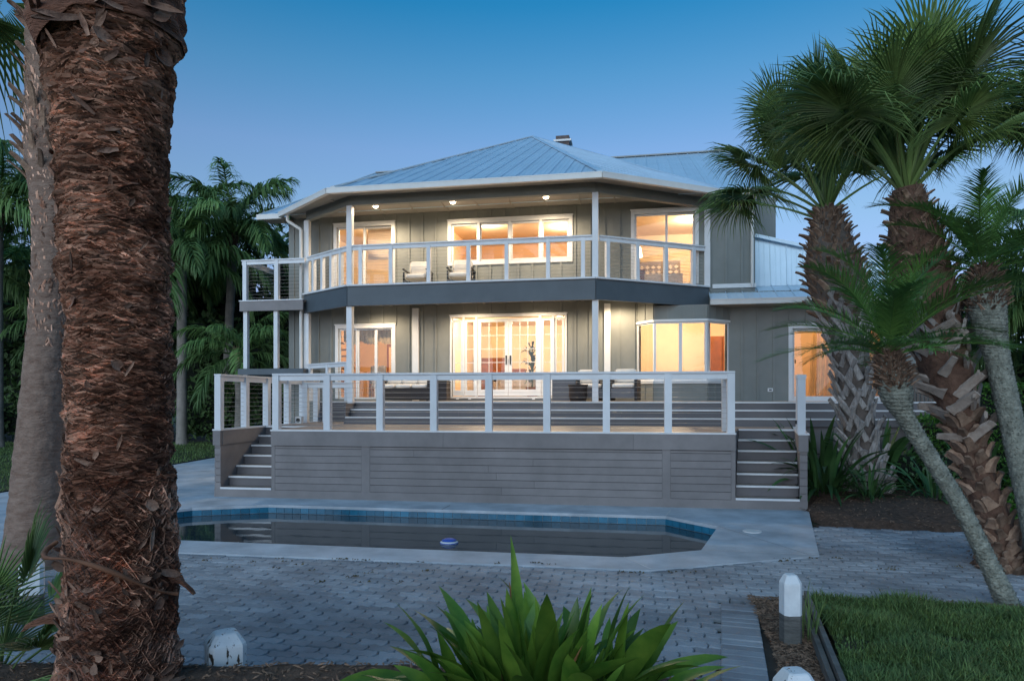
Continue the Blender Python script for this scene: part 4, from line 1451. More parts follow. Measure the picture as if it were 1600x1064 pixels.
def pinnate(name, L_, nl, ll, lw, e0, droop, ldroop, rg, mm, bare=.12, lift=.35, plume=0.0, seg=3, rad=.012):
    m = MB()
    ns = 14
    pts, tan = curve_xz(L_, e0, droop, ns)
    m.tube(pts, [rad * (1 - .85 * k / ns) for k in range(ns + 1)], 4)
    for i in range(nl):
        t = bare + (1 - bare) * (i + .5) / nl
        k = t * ns
        j = min(int(k), ns - 1)
        p = pts[j].lerp(pts[j + 1], k - j)
        T = tan[j]
        N = Vector((-T.z, 0, T.x))
        q = (t - bare) / (1 - bare)
        ln = ll * (0.45 + 1.1 * math.sin(math.pi * min(1, q * .85 + .12)) ** .8) / 1.55 * rg.uniform(.85, 1.1)
        fa = R(62) - R(38) * q
        for s in (-1, 1):
            fa2 = fa + rg.gauss(0, .07)
            li = lift + rg.gauss(0, .08) + (rg.uniform(-plume, plume) if plume else 0)
            d = (Vector((0, s, 0)) * math.sin(fa2) * math.cos(li) + T * math.cos(fa2) + N * math.sin(li)).normalized()
            side = d.cross(N).normalized() * lw / 2
            if plume: side = d.cross(Vector((rg.uniform(-1, 1), rg.uniform(-1, 1), 1))).normalized() * lw / 2
            a = p
            i0 = len(m.v)
            prev = None
            dd = d.copy()
            pos = p.copy()
            for g in range(seg):
                w = (1.0, .95, .6, .4)[g] if g < 4 else .4
                m.v += [tuple(pos + side * w), tuple(pos - side * w)]
                dd = (dd + Vector((0, 0, -1)) * ldroop * (.5 + g * .6) / seg).normalized()
                pos = pos + dd * ln / seg
            m.v.append(tuple(pos))
            for g in range(seg - 1):
                m.f.append((i0 + 2 * g, i0 + 2 * g + 1, i0 + 2 * g + 3, i0 + 2 * g + 2))
            m.f.append((i0 + 2 * seg - 2, i0 + 2 * seg - 1, i0 + 2 * seg))
    return m.mesh(name, mm)


def fan(name, pl, Rb, e0, droop, rg, mm, nseg=46, spread=130, grav=.32, prad=.018):
    """costapalmate fan leaf: stalk, then pleated segments splitting into hanging tips"""
    m = MB()
    pts, tan = curve_xz(pl, e0, droop, 7)
    m.tube(pts, [prad * (1.6 - .9 * k / 7) for k in range(8)], 5)
    H, T = pts[-1], tan[-1]
    T = Vector((math.cos(e0 - droop * 1.25), 0, math.sin(e0 - droop * 1.25)))
    S = Vector((0, 1, 0))
    N = Vector((-T.z, 0, T.x))
    st = R(2 * spread) / nseg
    for i in range(nseg):
        th = -R(spread) + st * (i + .5)
        c = math.cos(th)
        ln = Rb * (.72 + .28 * (c * .5 + .5)) * rg.uniform(.88, 1.06)
        base = H + T * (.16 * Rb * max(0, c)) - N * (.06 * Rb)
        d = (T * c + S * math.sin(th) + N * (.28 - .30 * abs(th) / 2.2)).normalized()
        w_ = d.cross(N).normalized()
        hang = grav * rg.uniform(.6, 1.5)
        prev = None
        i0 = len(m.v)
        for k, (f, wf) in enumerate(((.05, .05), (.28, .29), (.50, .27), (.76, .15))):
            r_ = ln * f
            hw = math.tan(st / 2) * Rb * wf * 1.15
            pos = base + d * r_ - Vector((0, 0, 1)) * (hang * ln * f ** 2.6) - N * (.10 * Rb * f * f)
            fold = N * (hw * .8)
            m.v += [tuple(pos + w_ * hw - fold), tuple(pos + fold * .6), tuple(pos - w_ * hw - fold)]
        tip = base + d * ln * .97 - Vector((0, 0, 1)) * (hang * ln * 1.12) - N * (.10 * Rb)
        m.v.append(tuple(tip))
        for k in range(3):
            a = i0 + 3 * k
            m.f += [(a, a + 1, a + 4, a + 3), (a + 1, a + 2, a + 5, a + 4)]
        a = i0 + 9
        m.f += [(a, a + 1, a + 3), (a + 1, a + 2, a + 3)]
    return m.mesh(name, mm)


def crown(parent, top, meshes, count, el_hi, el_lo, rg, scl=(.85, 1.1), name='frond', az0=0.0, azs=None, rise=.12, pick=None):
    """fronds round a growing point; meshes is a list of (elevation, mesh)"""
    for i in range(count):
        q = (i + .5) / count
        el = el_hi + (el_lo - el_hi) * q ** 1.0 + rg.gauss(0, .10)
        az = az0 + i * 2.39996 + rg.gauss(0, .15) if azs is None else azs[i]
        me = min(meshes, key=lambda e: abs(e[0] - el) + rg.uniform(0, .18))[1]
        s = rg.uniform(*scl)
        link(name, me, parent, (top[0] + .05 * math.cos(az), top[1] + .05 * math.sin(az), top[2] + rise * (1 - q)), (rg.gauss(0, .12), 0, az), (s, s, s))


def boots(parent, P, t0, t1, rows, per, mesh_list, rg, name='leaf_base', out=.0, diag=.55, tilt=.22, s0=1.0, s1=1.0, lean=0.0):
    """old leaf bases round a trunk: strips crossing each other"""
    for j in range(rows):
        for k in range(per):
            t = t0 + (t1 - t0) * (j + rg.uniform(-.2, .2)) / max(1, rows - 1)
            t = max(0.0, min(.999, t))
            p, T, r_ = frame_at(P, t)
            th = (k + .5 * (j % 2) + rg.uniform(-.12, .12)) / per * 2 * math.pi
            a = Vector((1, 0, 0)); a = (a - T * a.dot(T)).normalized()
            b_ = T.cross(a)
            O = a * math.cos(th) + b_ * math.sin(th)
            side = T.cross(O)
            dg = diag * (1 if (j + k) % 2 else -1) * rg.uniform(.7, 1.2)
            up = (T * math.cos(dg) + side * math.sin(dg))
            up = (up + O * (tilt * rg.uniform(.4, 1.6))).normalized()
            y = (O - up * O.dot(up)).normalized()
            x = y.cross(up).normalized()
            M_ = Matrix((x, y, up)).transposed().to_4x4()
            s = (s0 + (s1 - s0) * j / max(1, rows - 1)) * rg.uniform(.8, 1.2)
            o = link(name, mesh_list[rg.randrange(len(mesh_list))], parent)
            o.matrix_local = Matrix.Translation(p + O * (r_ + out)) @ M_ @ Matrix.Scale(s, 4)


def boot_mesh(name, L_, w0, w1, th, mm, rg, curl=.05):
    """one leaf base: a woody strip, wide below, with a frayed cut end"""
    m = MB()
    n_ = 4
    rings = []
    for k in range(n_ + 1):
        t = k / n_
        w = (w0 + (w1 - w0) * t ** .7) / 2 * rg.uniform(.9, 1.1)
        h = th * (1 - .4 * t)
        y = curl * t * t
        z = -L_ * .2 + L_ * t
        rings.append([(-w, y - h * .2, z + rg.uniform(-.01, .01)), (0, y - h * .5, z), (w, y - h * .2, z + rg.uniform(-.01, .01)), (w * .7, y + h * .5, z), (-w * .7, y + h * .5, z)])
    m.frustum(rings)
    return m.mesh(name, mm)


def stubble(P, t0, t1, count, lmin, lmax, w, rg, tilt=.5, out=0.0, bias=1.0):
    """a coat of short woody stubs pointing up and out, one mesh"""
    m = MB()
    for k in range(count):
        t = t0 + (t1 - t0) * rg.random() ** bias
        p, T, r_ = frame_at(P, min(.999, t))
        th = rg.uniform(0, 6.283)
        a = Vector((1, 0, 0)); a = (a - T * a.dot(T)).normalized()
        b_ = T.cross(a)
        O = a * math.cos(th) + b_ * math.sin(th)
        S = T.cross(O)
        u = (T + O * tilt * rg.uniform(.3, 1.6) + S * rg.gauss(0, .35)).normalized()
        L_ = rg.uniform(lmin, lmax)
        b0 = p + O * (r_ - .02 + out)
        e = b0 + u * L_
        h = S * w * rg.uniform(.6, 1.4)
        n_ = O * w * .5
        m.add([b0 - h, b0 + h, e + h * .55, e - h * .55, b0 + n_ + u * L_ * .4, e + n_ * .4], [(0, 1, 2, 3), (0, 4, 5, 3), (4, 1, 2, 5), (3, 5, 2)])
    return m


RG = random.Random(42)
# ---------------------------------------------------------------- frond meshes
FAN = [(e, fan('fan_leaf', 1.15, 1.15, e, .45 + .25 * (e > .9) + rg_, RG, M['fan'], grav=g_)) for e, rg_, g_ in ((1.35, 0, .22), (1.0, .1, .3), (.65, .15, .36), (.3, .2, .42), (-.1, .25, .5), (1.15, .35, .4), (.5, .4, .5))]
PYG = [(e, pinnate('date_frond', 1.30, 56, .30, .012, e, .55 + .55 * e, .35, RG, M['frond'], bare=.10, lift=.30, rad=.010)) for e in (1.45, 1.15, .85, .55, .25)]
QUE = [(e, pinnate('queen_frond', 3.3, 58, .95, .055, e, 1.5, 1.7, RG, M['queen'], bare=.22, lift=.2, plume=.45, seg=3, rad=.045)) for e in (1.35, 1.0, .65, .3, -.1)]
DAT = [(e, pinnate('palm_frond', 3.0, 70, .42, .03, e, .7, .3, RG, M['frond'], bare=.18, lift=.4, plume=.25, seg=2, rad=.035)) for e in (1.2, .8, .45)]

# ---------------------------------------------------------------- the great date palm in the foreground
GP_ = empty('date_palm', (-2.085, 3.62, 0.28), 0, 'huge shaggy brown palm trunk filling the left foreground', 'palm tree')
gpts = [(.01, 0, -.05, .272), (.01, 0, .5, .260), (.01, 0, 1.1, .245), (.005, 0, 1.7, .240), (-.01, 0, 2.3, .247), (-.03, 0, 2.8, .252), (-.04, 0, 3.2, .268), (-.045, 0, 3.45, .31), (-.05, 0, 3.9, .37), (0, 0, 6.9, .36), (0, 0, 7.7, .25)]


def gd(th, z, k):
    c, s = math.cos(th), math.sin(th)
    a = noise.noise((c * 2.0, s * 2.0, z * 13.0)) * .040
    b_ = noise.noise((c * 5.5, s * 5.5, z * 34.0)) * .015
    c2 = noise.noise((c * 1.5, s * 1.5, z * 2.2)) * .02
    return a + b_ + c2


gm, GPP = trunk_mesh(gpts, 210, 620, gd, 'trunk', M['bark_date'])
link('trunk', gm, GP_)
# fibre layers: wavy ribbons lying round the trunk, lips lifted
fb = MB()
rg = random.Random(77)
for k in range(18000):
    z = rg.uniform(-.0, 4.5)
    th = rg.uniform(0, 6.283)
    t = 0.0
    # radius by height
    for (a, b_) in zip(gpts, gpts[1:]):
        if a[2] <= z <= b_[2]:
            f = (z - a[2]) / (b_[2] - a[2]); rr = a[3] + (b_[3] - a[3]) * f; cx = a[0] + (b_[0] - a[0]) * f
    low = z < 1.15
    ln = rg.uniform(.05, .20) if not low else rg.uniform(.02, .10)
    wd = rg.uniform(.003, .013)
    sl = rg.gauss(0, .18 if not low else .7)
    lip = rg.uniform(.3, 1.4)
    am, ph = rg.uniform(0, .012), rg.uniform(0, 6.28)
    n_ = 5
    if k % 2:
        n_, ln, wd, lip, am = 9, rg.uniform(.10, .36), rg.uniform(.0015, .005), rg.uniform(.5, 2.2), rg.uniform(.003, .016)
    i0 = len(fb.v)
    for q in range(n_):
        u = q / (n_ - 1) - .5
        tt = th + u * ln / rr
        zz = z + u * ln * sl + am * math.sin(q * 1.7 + ph)
        c, s = math.cos(tt), math.sin(tt)
        base = rr + gd(tt, zz, 0) * .9 - .002
        w = wd * (1 - (2 * abs(u)) ** 3 * .8)
        o = base + .004 + w * lip * .8 + .010 * math.sin((q / (n_ - 1)) * math.pi) * rg.uniform(.2, 1.1)
        fb.v += [(cx + c * base, s * base, zz - w * .5), (cx + c * o, s * o, zz + w * .7)]
    for q in range(n_ - 1):
        fb.f.append((i0 + 2 * q, i0 + 2 * q + 2, i0 + 2 * q + 3, i0 + 2 * q + 1))
tag(fb.build('fibre', M['fibre'], GP_), kind='stuff')


def flake_mesh(name, L_, w, mm, rg):
    m = MB()
    n_ = 5
    rings = []
    for k in range(n_):
        t = k / (n_ - 1)
        ww = w * (.5 + .7 * math.sin(math.pi * (t * .75 + .12))) * rg.uniform(.8, 1.15) * (1 if k < n_ - 1 else .35)
        cup = .25 * ww
        y = .10 * L_ * t * t
        z = L_ * (t - .15)
        rings.append([(-ww, y + cup, z), (-ww * .4, y - cup * .1, z + rg.uniform(-.01, .01)), (ww * .4, y - cup * .1, z), (ww, y + cup, z + rg.uniform(-.01, .01)), (ww * .4, y - .008 - cup * .1, z), (-ww * .4, y - .008 - cup * .1, z)])
    m.frustum(rings)
    return m.mesh(name, mm)


FL = [flake_mesh('leaf_base', L_, w, M['flake'], rg) for L_, w in ((.07, .014), (.11, .012), (.06, .022), (.09, .018), (.15, .010))]
# thin bases in the shaggy zones: few in the smooth middle, crowded at the foot and under the crown
for (z0, z1, cnt, tl, s0, s1) in ((0.0, .75, 60, .8, .6, 1.1), (.75, 1.4, 30, .8, .5, 1.1), (1.4, 2.5, 12, .6, .5, 1.1), (2.5, 3.4, 30, .8, .5, 1.0), (3.35, 4.1, 100, 1.2, .9, 1.7)):
    for k in range(cnt):
        z = rg.uniform(z0, z1)
        th = rg.uniform(0, 6.283)
        if math.sin(th) > .25: th = -th
        for (a, b_) in zip(gpts, gpts[1:]):
            if a[2] <= z <= b_[2]:
                f = (z - a[2]) / (b_[2] - a[2]); rr = a[3] + (b_[3] - a[3]) * f; cx = a[0] + (b_[0] - a[0]) * f
        O = Vector((math.cos(th), math.sin(th), 0))
        S = Vector((-math.sin(th), math.cos(th), 0))
        dg = rg.gauss(0, 1.1)
        up = (Vector((0, 0, 1)) * math.cos(dg) + S * math.sin(dg) + O * tl * rg.uniform(0, .8)).normalized()
        y = (O - up * O.dot(up)).normalized()
        x = y.cross(up)
        o = link('leaf_base', FL[rg.randrange(5)], GP_)
        o.matrix_local = Matrix.Translation(Vector((cx, 0, z)) + O * (rr + .012)) @ Matrix((x, y, up)).transposed().to_4x4() @ Matrix.Scale(rg.uniform(s0, s1), 4)
# the bare vine that winds across the foot
vn = MB()
vp = []
for k in range(15):
    t = k / 14
    th = R(-178) + R(176) * t
    z = .86 - .26 * t ** 2.2 - .03 * math.sin(t * 9)
    rr = .312 + .012 * math.sin(t * 14)
    vp.append((rr * math.cos(th) - .01, rr * math.sin(th), z))
vn.tube(vp, [.010 + .004 * math.sin(k * .9) for k in range(15)], 8)
vn.build('vine', mat('vine_bark', (0.17, 0.075, 0.04), .8, .25, 8), GP_, smooth=True)
# grey root boss at the foot, and the stub of a cut stalk
for (th, z, L_, w, mm) in ((-.42, -.05, .34, .10, 'flake'), (.02, .68, .07, .05, 'bark_date'), (-2.95, .48, .16, .03, 'bark_date')):
    bm_ = boot_mesh('stalk_stub', L_, w * 1.5, w, .07, M[mm], rg, .12)
    O = Vector((math.cos(th), math.sin(th), 0))
    up = (Vector((0, 0, 1)) + O * (.12 if L_ > .3 else 2.0)).normalized()
    y = (O - up * O.dot(up)).normalized()
    o = link('stalk_stub', bm_, GP_)
    o.matrix_local = Matrix.Translation(O * .285 + Vector((0, 0, z))) @ Matrix((y.cross(up), y, up)).transposed().to_4x4()
crown(GP_, (0, 0, 7.5), DAT, 22, 1.3, .5, rg, (.9, 1.15))

# ---------------------------------------------------------------- second palm, smooth foot, behind it
T2 = empty('tall_palm', (-5.47, 7.8, 0), 0, 'grey ringed palm trunk standing just behind the huge shaggy trunk', 'palm tree')
pts2 = [(0, 0, -.05, .37), (.02, 0, .35, .295), (.06, 0, 1.2, .245), (.15, 0, 2.35, .215), (.22, 0, 3.3, .205), (.25, 0, 4.1, .24), (.24, 0, 4.7, .29), (.26, 0, 5.4, .29), (.26, 0, 7.0, .28), (.27, 0, 9.0, .18)]
me, P2 = trunk_mesh(pts2, 72, 260, lambda th, z, k: .010 * noise.noise((math.cos(th) * 3, math.sin(th) * 3, z * 11)) + .006 * noise.noise((math.cos(th) * 9, math.sin(th) * 9, z * 30)) - (.006 if (z * 9) % 1 < .12 else 0), 'trunk', M['bark_grey'])
link('trunk', me, T2)
tag(stubble(P2, .34, .97, 6000, .04, .13, .015, rg, .22, 0.0, .7).build('fibre', M['fibre'], T2), kind='stuff')
bts = [boot_mesh('leaf_base', .26, .11, .06, .03, M['boot_brown'], rg) for _ in range(3)]
boots(T2, P2, .62, .97, 9, 9, bts, rg, tilt=.5, diag=.4)
crown(T2, (.27, 0, 9.0), FAN, 20, 1.4, .35, rg, (.95, 1.15), name='fan_leaf')
for az, el, z in ((3.0, 4, 6.9), (3.5, 3, 6.8), (2.6, 3, 7.0)):
    link('fan_leaf', FAN[el][1], T2, (.2, 0, z), (.2, .25, az), (.95, .95, .95))

# ---------------------------------------------------------------- sabal palms on the right
SA = empty('sabal_palm', (6.55, 12.6, .1), 0, 'tall fan palm with criss-cross grey leaf bases beside the deck stairs', 'palm tree', 'fan palms right of the deck')
ptsA = [(.02, 0, -.1, .33), (0, 0, .25, .30), (-.10, 0, .9, .27), (-.2, 0, 1.7, .26), (-.29, 0, 2.5, .29), (-.42, 0, 3.2, .37), (-.56, 0, 3.9, .47), (-.65, 0, 4.35, .44), (-.71, 0, 4.9, .31), (-.74, 0, 5.3, .19)]
me, PA = trunk_mesh(ptsA, 48, 120, lambda th, z, k: .02 * noise.noise((math.cos(th) * 4, math.sin(th) * 4, z * 7)), 'trunk', M['bark_dun'])
link('trunk', me, SA)
btg = [boot_mesh('leaf_base', .66, .19, .10, .07, M['boot_grey'], rg, .07) for _ in range(4)]
boots(SA, PA, .015, .60, 16, 11, btg, rg, out=-.005, diag=.5, tilt=.15, s0=.78, s1=.75)
btb = [boot_mesh('leaf_base', .24, .13, .07, .04, M['boot_brown'], rg, .08) for _ in range(4)]
boots(SA, PA, .58, .97, 12, 13, btb, rg, out=-.02, diag=.35, tilt=.55, s0=1.1, s1=.8)
tag(stubble(PA, .55, .99, 1500, .05, .14, .02, rg, .55).build('fibre', M['boot_brown'], SA), kind='stuff')
FA_ = [(e, fan('fan_leaf', 1.60, 1.10, e, d_, RG, M['fan'], nseg=60, grav=g_)) for e, d_, g_ in ((1.5, .15, .12), (1.3, .25, .2), (1.1, .35, .26), (.9, .4, .3), (.7, .4, .34))]
crown(SA, (-.75, 0, 5.22), FA_, 38, 1.57, .84, rg, (.86, 1.14), name='fan_leaf')

for az, dz in ((2.95, 0.0), (3.35, .05)):
    link('fan_leaf', FA_[4][1], SA, (-.78, 0, 5.05 + dz), (.1, .22, az), (.95, .95, .95))
SB = empty('sabal_palm', (5.52, 7.65, 0), 0, 'leaning fan palm with pale split leaf stubs nearest the pavers', 'palm tree', 'fan palms right of the deck')
ptsB = [(.02, 0, -.1, .21), (-.03, 0, .25, .175), (-.30, 0, 1.05, .155), (-.50, 0, 1.75, .175), (-.66, 0, 2.25, .25), (-.80, 0, 2.8, .26), (-.93, 0, 3.3, .285), (-1.02, 0, 3.75, .25), (-1.10, 0, 4.25, .14)]
me, PB = trunk_mesh(ptsB, 60, 160, lambda th, z, k: .018 * noise.noise((math.cos(th) * 4, math.sin(th) * 4, z * 9)) + .008 * noise.noise((math.cos(th) * 12, math.sin(th) * 12, z * 22)), 'trunk', M['bark_red'])
link('trunk', me, SB)
btt = [boot_mesh('leaf_base', .34, .15, .08, .055, M['boot_tan'], rg, .04) for _ in range(4)]
boots(SB, PB, .33, .60, 6, 7, btt, rg, out=-.0, diag=1.0, tilt=.40, s0=.95, s1=.9)
btt2 = [boot_mesh('leaf_base', .16, .17, .07, .07, M['boot_brown'], rg, .05) for _ in range(4)]
boots(SB, PB, .02, .36, 14, 8, btt2, rg, out=-.02, diag=.35, tilt=.30)
boots(SB, PB, .55, .62, 3, 12, [boot_mesh('leaf_base', .34, .08, .03, .02, M['boot_grey'], rg, -.05) for _ in range(2)], rg, out=.0, diag=.5, tilt=.5)
boots(SB, PB, .63, .97, 11, 12, btb, rg, out=-.02, diag=.4, tilt=.5, s0=.8, s1=.6)
tag(stubble(PB, .60, .99, 1700, .03, .10, .013, rg, .5).build('fibre', M['boot_brown'], SB), kind='stuff')
FB_ = [(e, fan('fan_leaf', .88, .80, e, d_, RG, M['fan'], nseg=58, grav=g_, prad=.016)) for e, d_, g_ in ((1.5, .10, .12), (1.3, .2, .18), (1.1, .3, .24), (.88, .35, .3))]
crown(SB, (-1.10, 0, 4.2), FB_, 35, 1.57, .84, rg, (.95, 1.3), name='fan_leaf')

SCp = empty('sabal_palm', (8.3, 9.2, 0), 0, 'dark fan palm at the right edge, most of it outside the view', 'palm tree', 'fan palms right of the deck')
me, PC = trunk_mesh([(0, 0, -.1, .26), (0, 0, 2, .22), (-.05, 0, 4.2, .28), (-.1, 0, 5.0, .18)], 32, 60, lambda th, z, k: .02 * noise.noise((math.cos(th) * 4, math.sin(th) * 4, z * 9)), 'trunk', M['bark_red'])
link('trunk', me, SCp)
crown(SCp, (-.1, 0, 5.0), FB_, 26, 1.4, .4, rg, (1.25, 1.5), name='fan_leaf')


# ---------------------------------------------------------------- pygmy date palms
def pygmy(loc, pts, top_n, label, seed, n_fr=34, scl=(.85, 1.1), azs=None):
    rg = random.Random(seed)
    t = empty('pygmy_date_palm', loc, 0, label, 'palm tree', 'slender leaning date palms')

    def dsp(th, z, k):
        a = (z * 30 + th * 1.0) % 1.0
        kn = max(0, math.sin(th * 7 + math.floor(z * 30 + th) * 2.4)) ** 3
        return -.006 + .016 * (a ** 2) + .014 * kn * (1 - a) + .005 * noise.noise((math.cos(th) * 6, math.sin(th) * 6, z * 20))
    me, P = trunk_mesh(pts, 44, 330, dsp, 'trunk', M['bark_pyg'])
    link('trunk', me, t)
    tag(stubble(P, .76, .995, 2200, .03, .085, .008, rg, .8, .0).build('fibre', M['boot_brown'], t), kind='stuff')
    stb = [boot_mesh('leaf_base', .10, .04, .02, .015, M['boot_brown'], rg, .03) for _ in range(3)]
    boots(t, P, .76, .99, 10, 10, stb, rg, tilt=.8, diag=.3)
    spur = MB()
    for k in range(1500):
        q = rg.random() * .8
        p, T, r_ = frame_at(P, q)
        th = rg.uniform(0, 6.283)
        a = Vector((1, 0, 0)); a = (a - T * a.dot(T)).normalized()
        O = a * math.cos(th) + T.cross(a) * math.sin(th)
        S = T.cross(O)
        b0 = p + O * r_
        spur.add([b0 - S * .008, b0 + S * .008, b0 + O * rg.uniform(.010, .034) + T * .018], [(0, 1, 2)])
    tag(spur.build('old_leaf_scars', M['bark_pyg'], t), kind='stuff')
    top = P[-1]
    crown(t, (top[0], top[1], top[2] - .05), PYG, n_fr - 2, 1.5, -.12, rg, (scl[0] * .88, scl[1] * .96))
    return t


pygmy((4.60, 6.30, 0), [(0, 0, -.05, .095), (-.22, 0, .42, .075), (-.47, 0, .92, .068), (-.83, 0, 1.5, .069), (-.98, 0, 1.75, .080), (-1.05, 0, 1.93, .135), (-1.10, 0, 2.15, .125), (-1.13, 0, 2.34, .07)], 2.3, 'slender green grey palm leaning far left across the mulch bed', 5, 36)
pygmy((5.66, 7.25, 0), [(0, 0, -.05, .13), (-.12, 0, .6, .12), (-.30, 0, 1.4, .112), (-.50, 0, 2.3, .115), (-.58, 0, 2.65, .15), (-.63, 0, 3.0, .17), (-.66, 0, 3.3, .09)], 3.3, 'taller slender palm rising at the right edge behind the split stubs', 6, 34, (.85, 1.15))


# ---------------------------------------------------------------- queen palms behind the lawn on the left
def queen(x, y, h, label, seed, n_fr=22, s=(1.0, 1.25), lean=0.0, mm='bark_far', r_=.2):
    rg = random.Random(seed)
    t = empty('queen_palm', (x, y, 0), 0, label, 'palm tree', 'feather palms behind the lawn')
    me, P = trunk_mesh([(0, 0, -.1, r_ * 1.35), (0, 0, .6, r_ * 1.05), (lean * .5, 0, h * .5, r_ * .9), (lean, 0, h * .86, r_ * .95), (lean, 0, h, r_ * .6)], 18, 60, lambda th, z, k: .02 * noise.noise((math.cos(th) * 2, math.sin(th) * 2, z * 3)), 'trunk', M[mm])
    link('trunk', me, t)
    tag(stubble(P, .80, .99, 160, .15, .45, .035, rg, .3).build('leaf_bases', M['boot_brown'], t), kind='stuff')
    crown(t, (lean, 0, h - .1), QUE, n_fr, 1.35, -.2, rg, s)
    return t


queen(-13.4, 27.7, 7.9, 'feather palm with pale trunk at the lawn edge beside the shaggy trunk', 1, 24, (1.15, 1.4))
queen(-12.6, 30.0, 9.2, 'feather palm with spreading crown left of the balcony roof', 2, 24, (1.15, 1.35), .3)
queen(-19.6, 26.0, 9.0, 'feather palm with drooping crown at the far left edge', 3, 26, (1.2, 1.5))
queen(-10.6, 26.6, 3.6, 'short bright feather palm behind the stair landing', 4, 18, (.75, .95))
queen(-15.8, 33.0, 9.2, 'tall feather palm hidden mostly behind the shaggy trunk', 6, 20, (1.0, 1.2))
queen(-18.0, 29.0, 4.4, 'low feather palm under the taller one at the far left', 7, 18, (.9, 1.1))
queen(14.2, 17.5, 5.4, 'palm trunk standing behind the hedge at the right edge', 8, 20, (.8, 1.0), 0, 'bark_grey', .27)


# ---------------------------------------------------------------- broadleaf trees and understorey
def leaf_cloud(blobs, count, size, rg, mm, name='foliage'):
    """leaf-sized faces spread through several ellipsoids"""
    r = np.random.RandomState(rg.randrange(10 ** 6))
    vol = np.array([b_[3] * b_[4] * b_[5] for b_ in blobs]) ** .67
    pick = r.choice(len(blobs), count, p=vol / vol.sum())
    B = np.array(blobs)[pick]
    d = r.normal(size=(count, 3)); d /= np.linalg.norm(d, axis=1)[:, None]
    rad = r.uniform(.35, 1.0, count) ** .45
    rad *= 1 + .22 * np.sin(d[:, 0] * 7 + B[:, 0]) * np.sin(d[:, 2] * 6 + B[:, 1])
    c = B[:, :3] + d * rad[:, None] * B[:, 3:6]
    u = r.normal(size=(count, 3)); u /= np.linalg.norm(u, axis=1)[:, None]
    v = np.cross(u, r.normal(size=(count, 3))); v /= np.linalg.norm(v, axis=1)[:, None]
    s = size * r.uniform(.6, 1.4, count)[:, None]
    V = np.stack([c - u * s, c + v * s * .45, c + u * s, c - v * s * .45], 1).reshape(-1, 3)
    F = np.arange(count * 4).reshape(-1, 4)
    me = bpy.data.meshes.new(name)
    me.from_pydata(V.tolist(), [], F.tolist())
    me.materials.append(mm)
    return me


def tree(x, y, h, w, label, seed, count=5200, size=.22, mm='tree'):
    rg = random.Random(seed)
    t = empty('broadleaf_tree', (x, y, 0), 0, label, 'tree', 'dark trees behind the palms')
    m = MB()
    m.tube([(0, 0, -.1), (.1, 0, h * .3), (-.05, .1, h * .6), (0, 0, h * .85)], [.32, .24, .16, .05], 9)
    for k in range(6):
        a = k * 1.05 + rg.random()
        z = h * rg.uniform(.3, .6)
        m.tube([(0, 0, z), (math.cos(a) * w * .3, math.sin(a) * w * .3, z + h * .12), (math.cos(a) * w * .6, math.sin(a) * w * .6, z + h * .22)], [.12, .08, .03], 6)
    m.build('trunk', M['bark_far'], t)
    bl_ = []
    for k in range(11):
        a = rg.uniform(0, 6.283); q = rg.uniform(.1, .75)
        bl_.append((math.cos(a) * w * q, math.sin(a) * w * q, h * rg.uniform(.35, .86), w * rg.uniform(.3, .5), w * rg.uniform(.3, .5), h * rg.uniform(.10, .18)))
    bl_.append((0, 0, h * .45, w * .8, w * .8, h * .3))
    link('crown', leaf_cloud(bl_, count, size, rg, M[mm]), t)
    return t


tree(-11.5, 40, 11.4, 4.2, 'dark rounded tree behind the feather palms beside the roof corner', 31)
tree(-18.5, 41, 11.0, 4.6, 'dark tree behind the shaggy trunk in the distance', 32)
tree(-27, 37, 11.5, 5.0, 'dark tree filling the far left distance', 33)
tree(-8.0, 41, 11.8, 3.2, 'dark tree top peeping over the left end of the roof', 34, 3600)
tree(17.5, 25, 6.8, 3.0, 'dark tree at the right edge behind the hedge', 35, 4200, .18)


def shrub(x, y, w, d, h, label, seed, count, size, mm='tree', core=True, group=None, name='shrub'):
    rg = random.Random(seed)
    t = empty(name, (x, y, 0), 0, label, 'shrub', group)
    bl_ = [(rg.uniform(-.7, .7) * w, rg.uniform(-.5, .5) * d, h * rg.uniform(.3, .72), w * .45, d * .6, h * .34) for _ in range(7)]
    link('foliage', leaf_cloud(bl_, count, size, rg, M[mm]), t)
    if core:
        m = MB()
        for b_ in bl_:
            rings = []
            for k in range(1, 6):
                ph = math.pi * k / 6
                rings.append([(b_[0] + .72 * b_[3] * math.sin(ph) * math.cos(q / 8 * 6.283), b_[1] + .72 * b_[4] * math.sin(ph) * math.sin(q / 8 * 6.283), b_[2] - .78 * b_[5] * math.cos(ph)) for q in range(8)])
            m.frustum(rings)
        m.build('dark_core', M['core'], t)  # added near-black filler, the dark inside the leaves; blocks see-through gaps
    return t


for i, (x, y, w, d, h, lb) in enumerate([(-11.5, 31.5, 3.0, 1.5, 5.2, 'dark understorey shrub behind the stair landing'), (-16, 31, 3.2, 1.5, 5.6, 'dark understorey shrub between the pale palm trunk and the shaggy trunk'), (-21.5, 31, 3.4, 1.5, 5.4, 'dark understorey shrub left of the ringed trunk'), (-26.5, 29, 3.4, 1.5, 5.0, 'dark understorey shrub at the far left edge of the lawn'), (-8.2, 30, 2.4, 1.2, 4.4, 'dark shrub tucked behind the left house corner')]):
    shrub(x, y, w, d, h, lb, 50 + i, 5200, .17, 'tree', True, 'dark shrubs behind the lawn')


